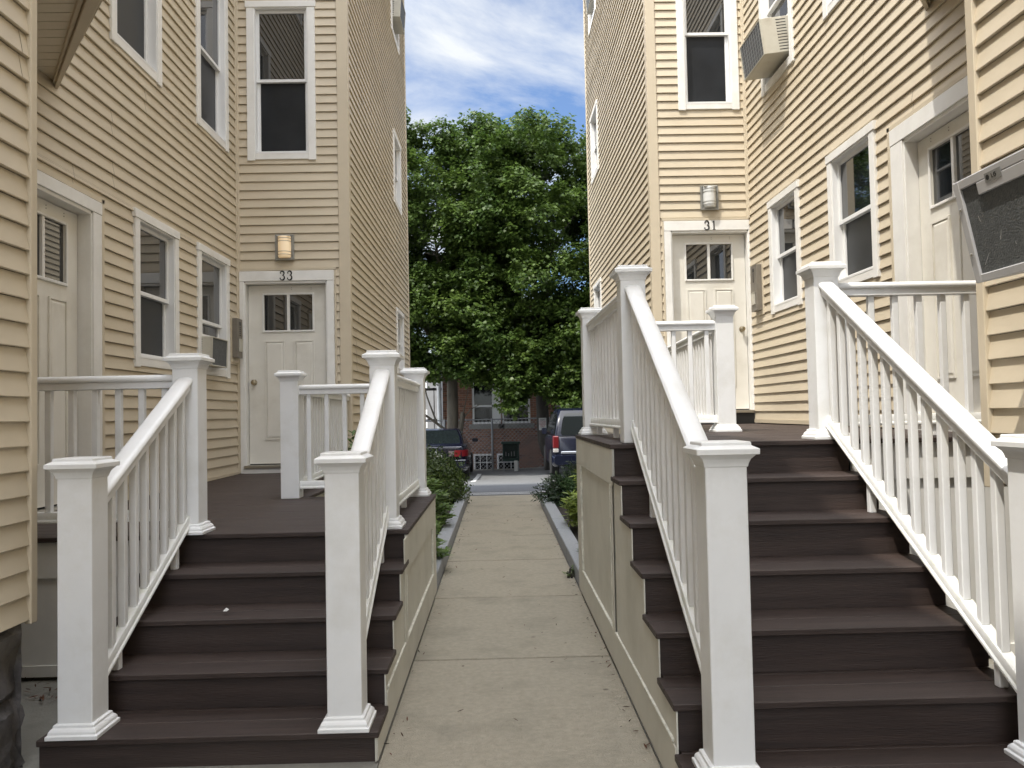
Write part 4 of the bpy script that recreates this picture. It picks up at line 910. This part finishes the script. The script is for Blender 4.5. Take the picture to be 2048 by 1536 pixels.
mb = MB(TS); mb.add([(-.64,.50,.995),(.64,.50,.995),(.50,1.07,1.345),(-.50,1.07,1.345),(-.64,.49,.992),(.64,.49,.992),(.50,1.06,1.355),(-.50,1.06,1.355)], [(0,1,2,3),(4,5,6,7)]); 
mb = MB(TS); mb.loft([[(-.64,.455,1.01),(.64,.455,1.01),(.64,.48,1.0),(-.64,.48,1.0)],[(-.60,.73,1.20),(.60,.73,1.20),(.60,.75,1.17),(-.60,.75,1.17)],[(-.52,1.07,1.378),(.52,1.07,1.378),(.52,1.1,1.36),(-.52,1.1,1.36)]]); mb.build('rear_window', m_carglass, SD)
for s in (-1, 1):
    mb = MB(TS); mb.loft([[(s*.70,.95,1.03),(s*.70,2.85,1.03),(s*.715,2.85,1.03),(s*.715,.95,1.03)],[(s*.605,1.35,1.33),(s*.605,2.45,1.33),(s*.625,2.45,1.33),(s*.625,1.35,1.33)]]); mb.build('side_window', m_carglass, SD)
    mb = MB(TS); mb.loft([ringrect(.0,0,0,0)]) if False else None
    mb.loft([[(s*x,y+dy,z) for dy, z in ((0,.68),(0,.85),(.12,.85),(.12,.68))] for x, y in ((.50,-.03),(.62,-.018),(.74,.03),(.81,.10),(.862,.32))]); mb.build('tail_light', m_red, SD, smooth=True)
    mb = MB(TS); mb.box(s*.34 if s>0 else -.495, .495 if s>0 else -.34, -.03, -.01, .69, .83); mb.build('reverse_light', mat('smoked_lens', (.12,.10,.10), .2), SD)
    mb = MB(TS); mb.loft([ringrect(.09, .98, 1.09, y, .04, 3) for y in (2.55, 2.68)]); 
    ob = mb.build('door_mirror', m_navy, SD, smooth=True); ob.data.transform(Matrix.Translation((s*.99, 0, 0)))
mb = MB(TS); mb.loft([ringrect(.80,.36,.58,-.06,.06,3), ringrect(.86,.34,.60,.1,.06,3), ringrect(.885,.34,.60,.4,.06,3)]); mb.build('bumper', m_navy, SD, smooth=True)
mb = MB(TS); mb.box(-.80,.80,-.068,-.058,.575,.592); mb.box(-.70,.70,-.012,-.002,.935,.95); mb.build('trim_strip', m_bumper, SD)
mb = MB(TS); mb.tube([(0,-.012,.80),(0,-.002,.80)], .035, 12); mb.build('badge', m_bumper, SD)
mb = MB(TS); mb.box(-.16,.16,-.022,-.012,.64,.76); mb.build('licence_plate', m_signw, SD)
# SUV
ux = at(1107, 885, 20.2).x+.88; uzg = gz(ux, 20.5)-.02
st = [(0,.80,.45,1.02,.10,.02),(.05,.86,.36,1.08,.12,.02),(.3,.90,.30,1.10,.12,.03),(1.0,.91,.28,1.10,.12,.03),(2.6,.91,.28,1.08,.12,.03),(3.4,.91,.28,1.06,.12,.03),(4.3,.88,.32,1.0,.12,.03),(4.75,.78,.4,.9,.12,.03)]
SV, TU = loftcar('parked_suv', 'dark blue SUV parked with its rear to the street, half hidden by the right porch', 'car', ux, 20.2, uzg, st,
    [gr(.06,.85,1.0,1.16,.02), gr(.22,.84,1.0,1.50,.08), gr(.38,.83,1.0,1.72,.13), gr(.7,.83,1.0,1.78,.15), gr(2.3,.83,1.0,1.77,.15), gr(2.7,.83,1.0,1.66,.13), gr(3.4,.82,1.0,1.10,.02)], m_navy2, (.95,3.75), .37)
mb = MB(TU); R0 = []
for (z, hw, y) in ((1.12,.66,.035),(1.18,.69,.06),(1.5,.63,.19),(1.62,.57,.265),(1.66,.50,.30)): R0.append([(-hw,y,z),(hw,y,z),(hw,y+.02,z),(-hw,y+.02,z)])
mb.loft(R0); mb.build('rear_window', m_carglass, SV, smooth=True)
for s in (-1, 1):
    mb = MB(TU); mb.loft([[(s*.835,.28,1.14),(s*.835,3.1,1.14),(s*.855,3.1,1.14),(s*.855,.28,1.14)],[(s*.745,.50,1.64),(s*.745,2.55,1.64),(s*.765,2.55,1.64),(s*.765,.50,1.64)]]); mb.build('side_window', m_carglass, SV)
    mb = MB(TU); mb.box(*sorted((s*.745,s*.895)), -.02, .2, .80, 1.10); mb.build('tail_light', m_red, SV, bevel=.02)
    mb = MB(TU); mb.box(*sorted((s*.75,s*.89)), -.018, .18, .69, .795); mb.build('reverse_light', m_clear, SV, bevel=.02)
    mb = MB(TU); mb.tube([(s*.66,.5,1.80),(s*.66,.6,1.84),(s*.66,2.2,1.84),(s*.66,2.3,1.78)], .016, 6); mb.build('roof_rail', m_black, SV)
    mb = MB(TU); mb.loft([ringrect(.065, 1.10, 1.26, y, .03, 3) for y in (2.4, 2.5)]); ob = mb.build('door_mirror', m_navy2, SV, smooth=True); ob.data.transform(Matrix.Translation((s*.97, 0, 0)))
mb = MB(TU); mb.loft([ringrect(.87,.40,.62,-.12,.06,3), ringrect(.93,.38,.64,.0,.06,3), ringrect(.925,.38,.64,.25,.06,3)]); mb.build('bumper', m_navy2, SV, smooth=True)
mb = MB(TU); mb.box(-.70,.70,-.03,-.005,.66,.72); mb.build('trim_strip', m_bumper, SV, bevel=.01)
mb = MB(TU); mb.box(-.16,.16,-.03,-.015,.78,.92); mb.build('licence_plate', m_signw, SV)
# ------------------------------------------------------------------ far background left of the brick building
def farhouse(label, x0, x1, y, z0, z1, m):
    t = thing('far_house', label, 'house', ((x0+x1)/2, y, z0)); MB().box(x0, x1, y, y+8, z0, z1).build('wall', m, t)
    mb = MB(); mb.prism([(x0-.4, z1),(x1+.4, z1),((x0+x1)/2, z1+2.2)], lambda p,q,t_: (p,t_,q), y-.4, y+8.4); mb.build('roof', m_roofm, t)
    n = max(1, int((x1-x0)/2.2))
    for i in range(n):
        for z in (z0+1.2, z0+4.0):
            if z+1.3 < z1: xx = x0+(i+.5)*(x1-x0)/n; w_ = MB().box(xx-.5, xx+.5, y-.04, y-.002, z, z+1.3).build('window', m_winvinyl, t); MB().box(xx-.4, xx+.4, y-.05, y-.041, z+.1, z+1.2).build('pane', m_glass, w_)
farhouse('pale far house left of the brick building', -9.5, -4.2, 58, -.8, 5.0, m_farw)
farhouse('far orange house glimpsed over the dark sedan', -14, -9.7, 52, -.8, 3.6, m_faro)
mb = MB()
PB = thing('iron_fence', 'dark metal fence left of the brick building', 'fence', (-4, 29, -.5))
for z in (.3, 1.1, 2.2): mb.box(-9, bx0-.1, 29.0, 29.06, z, z+.09)
mb.build('rail', m_black, PB); mb = MB(); x = -9
while x < bx0-.1: mb.box(x, x+.03, 29.0, 29.03, -.5, 2.3); x += .32
mb.build('bars', m_black, PB)
trD = crown_clumps(-7, 45, 2.6, 2.6, 2.2, 2.2, 40, .5, .8, 21)
tree('far_tree', 'small light green tree far off left of the brick building', (-7,45,-.6), (-7,45,1.2), [(-8,45,2.6),(-6,45,3)], trD, 9000, .13, m_pieris, m_bark, .15, group=None)
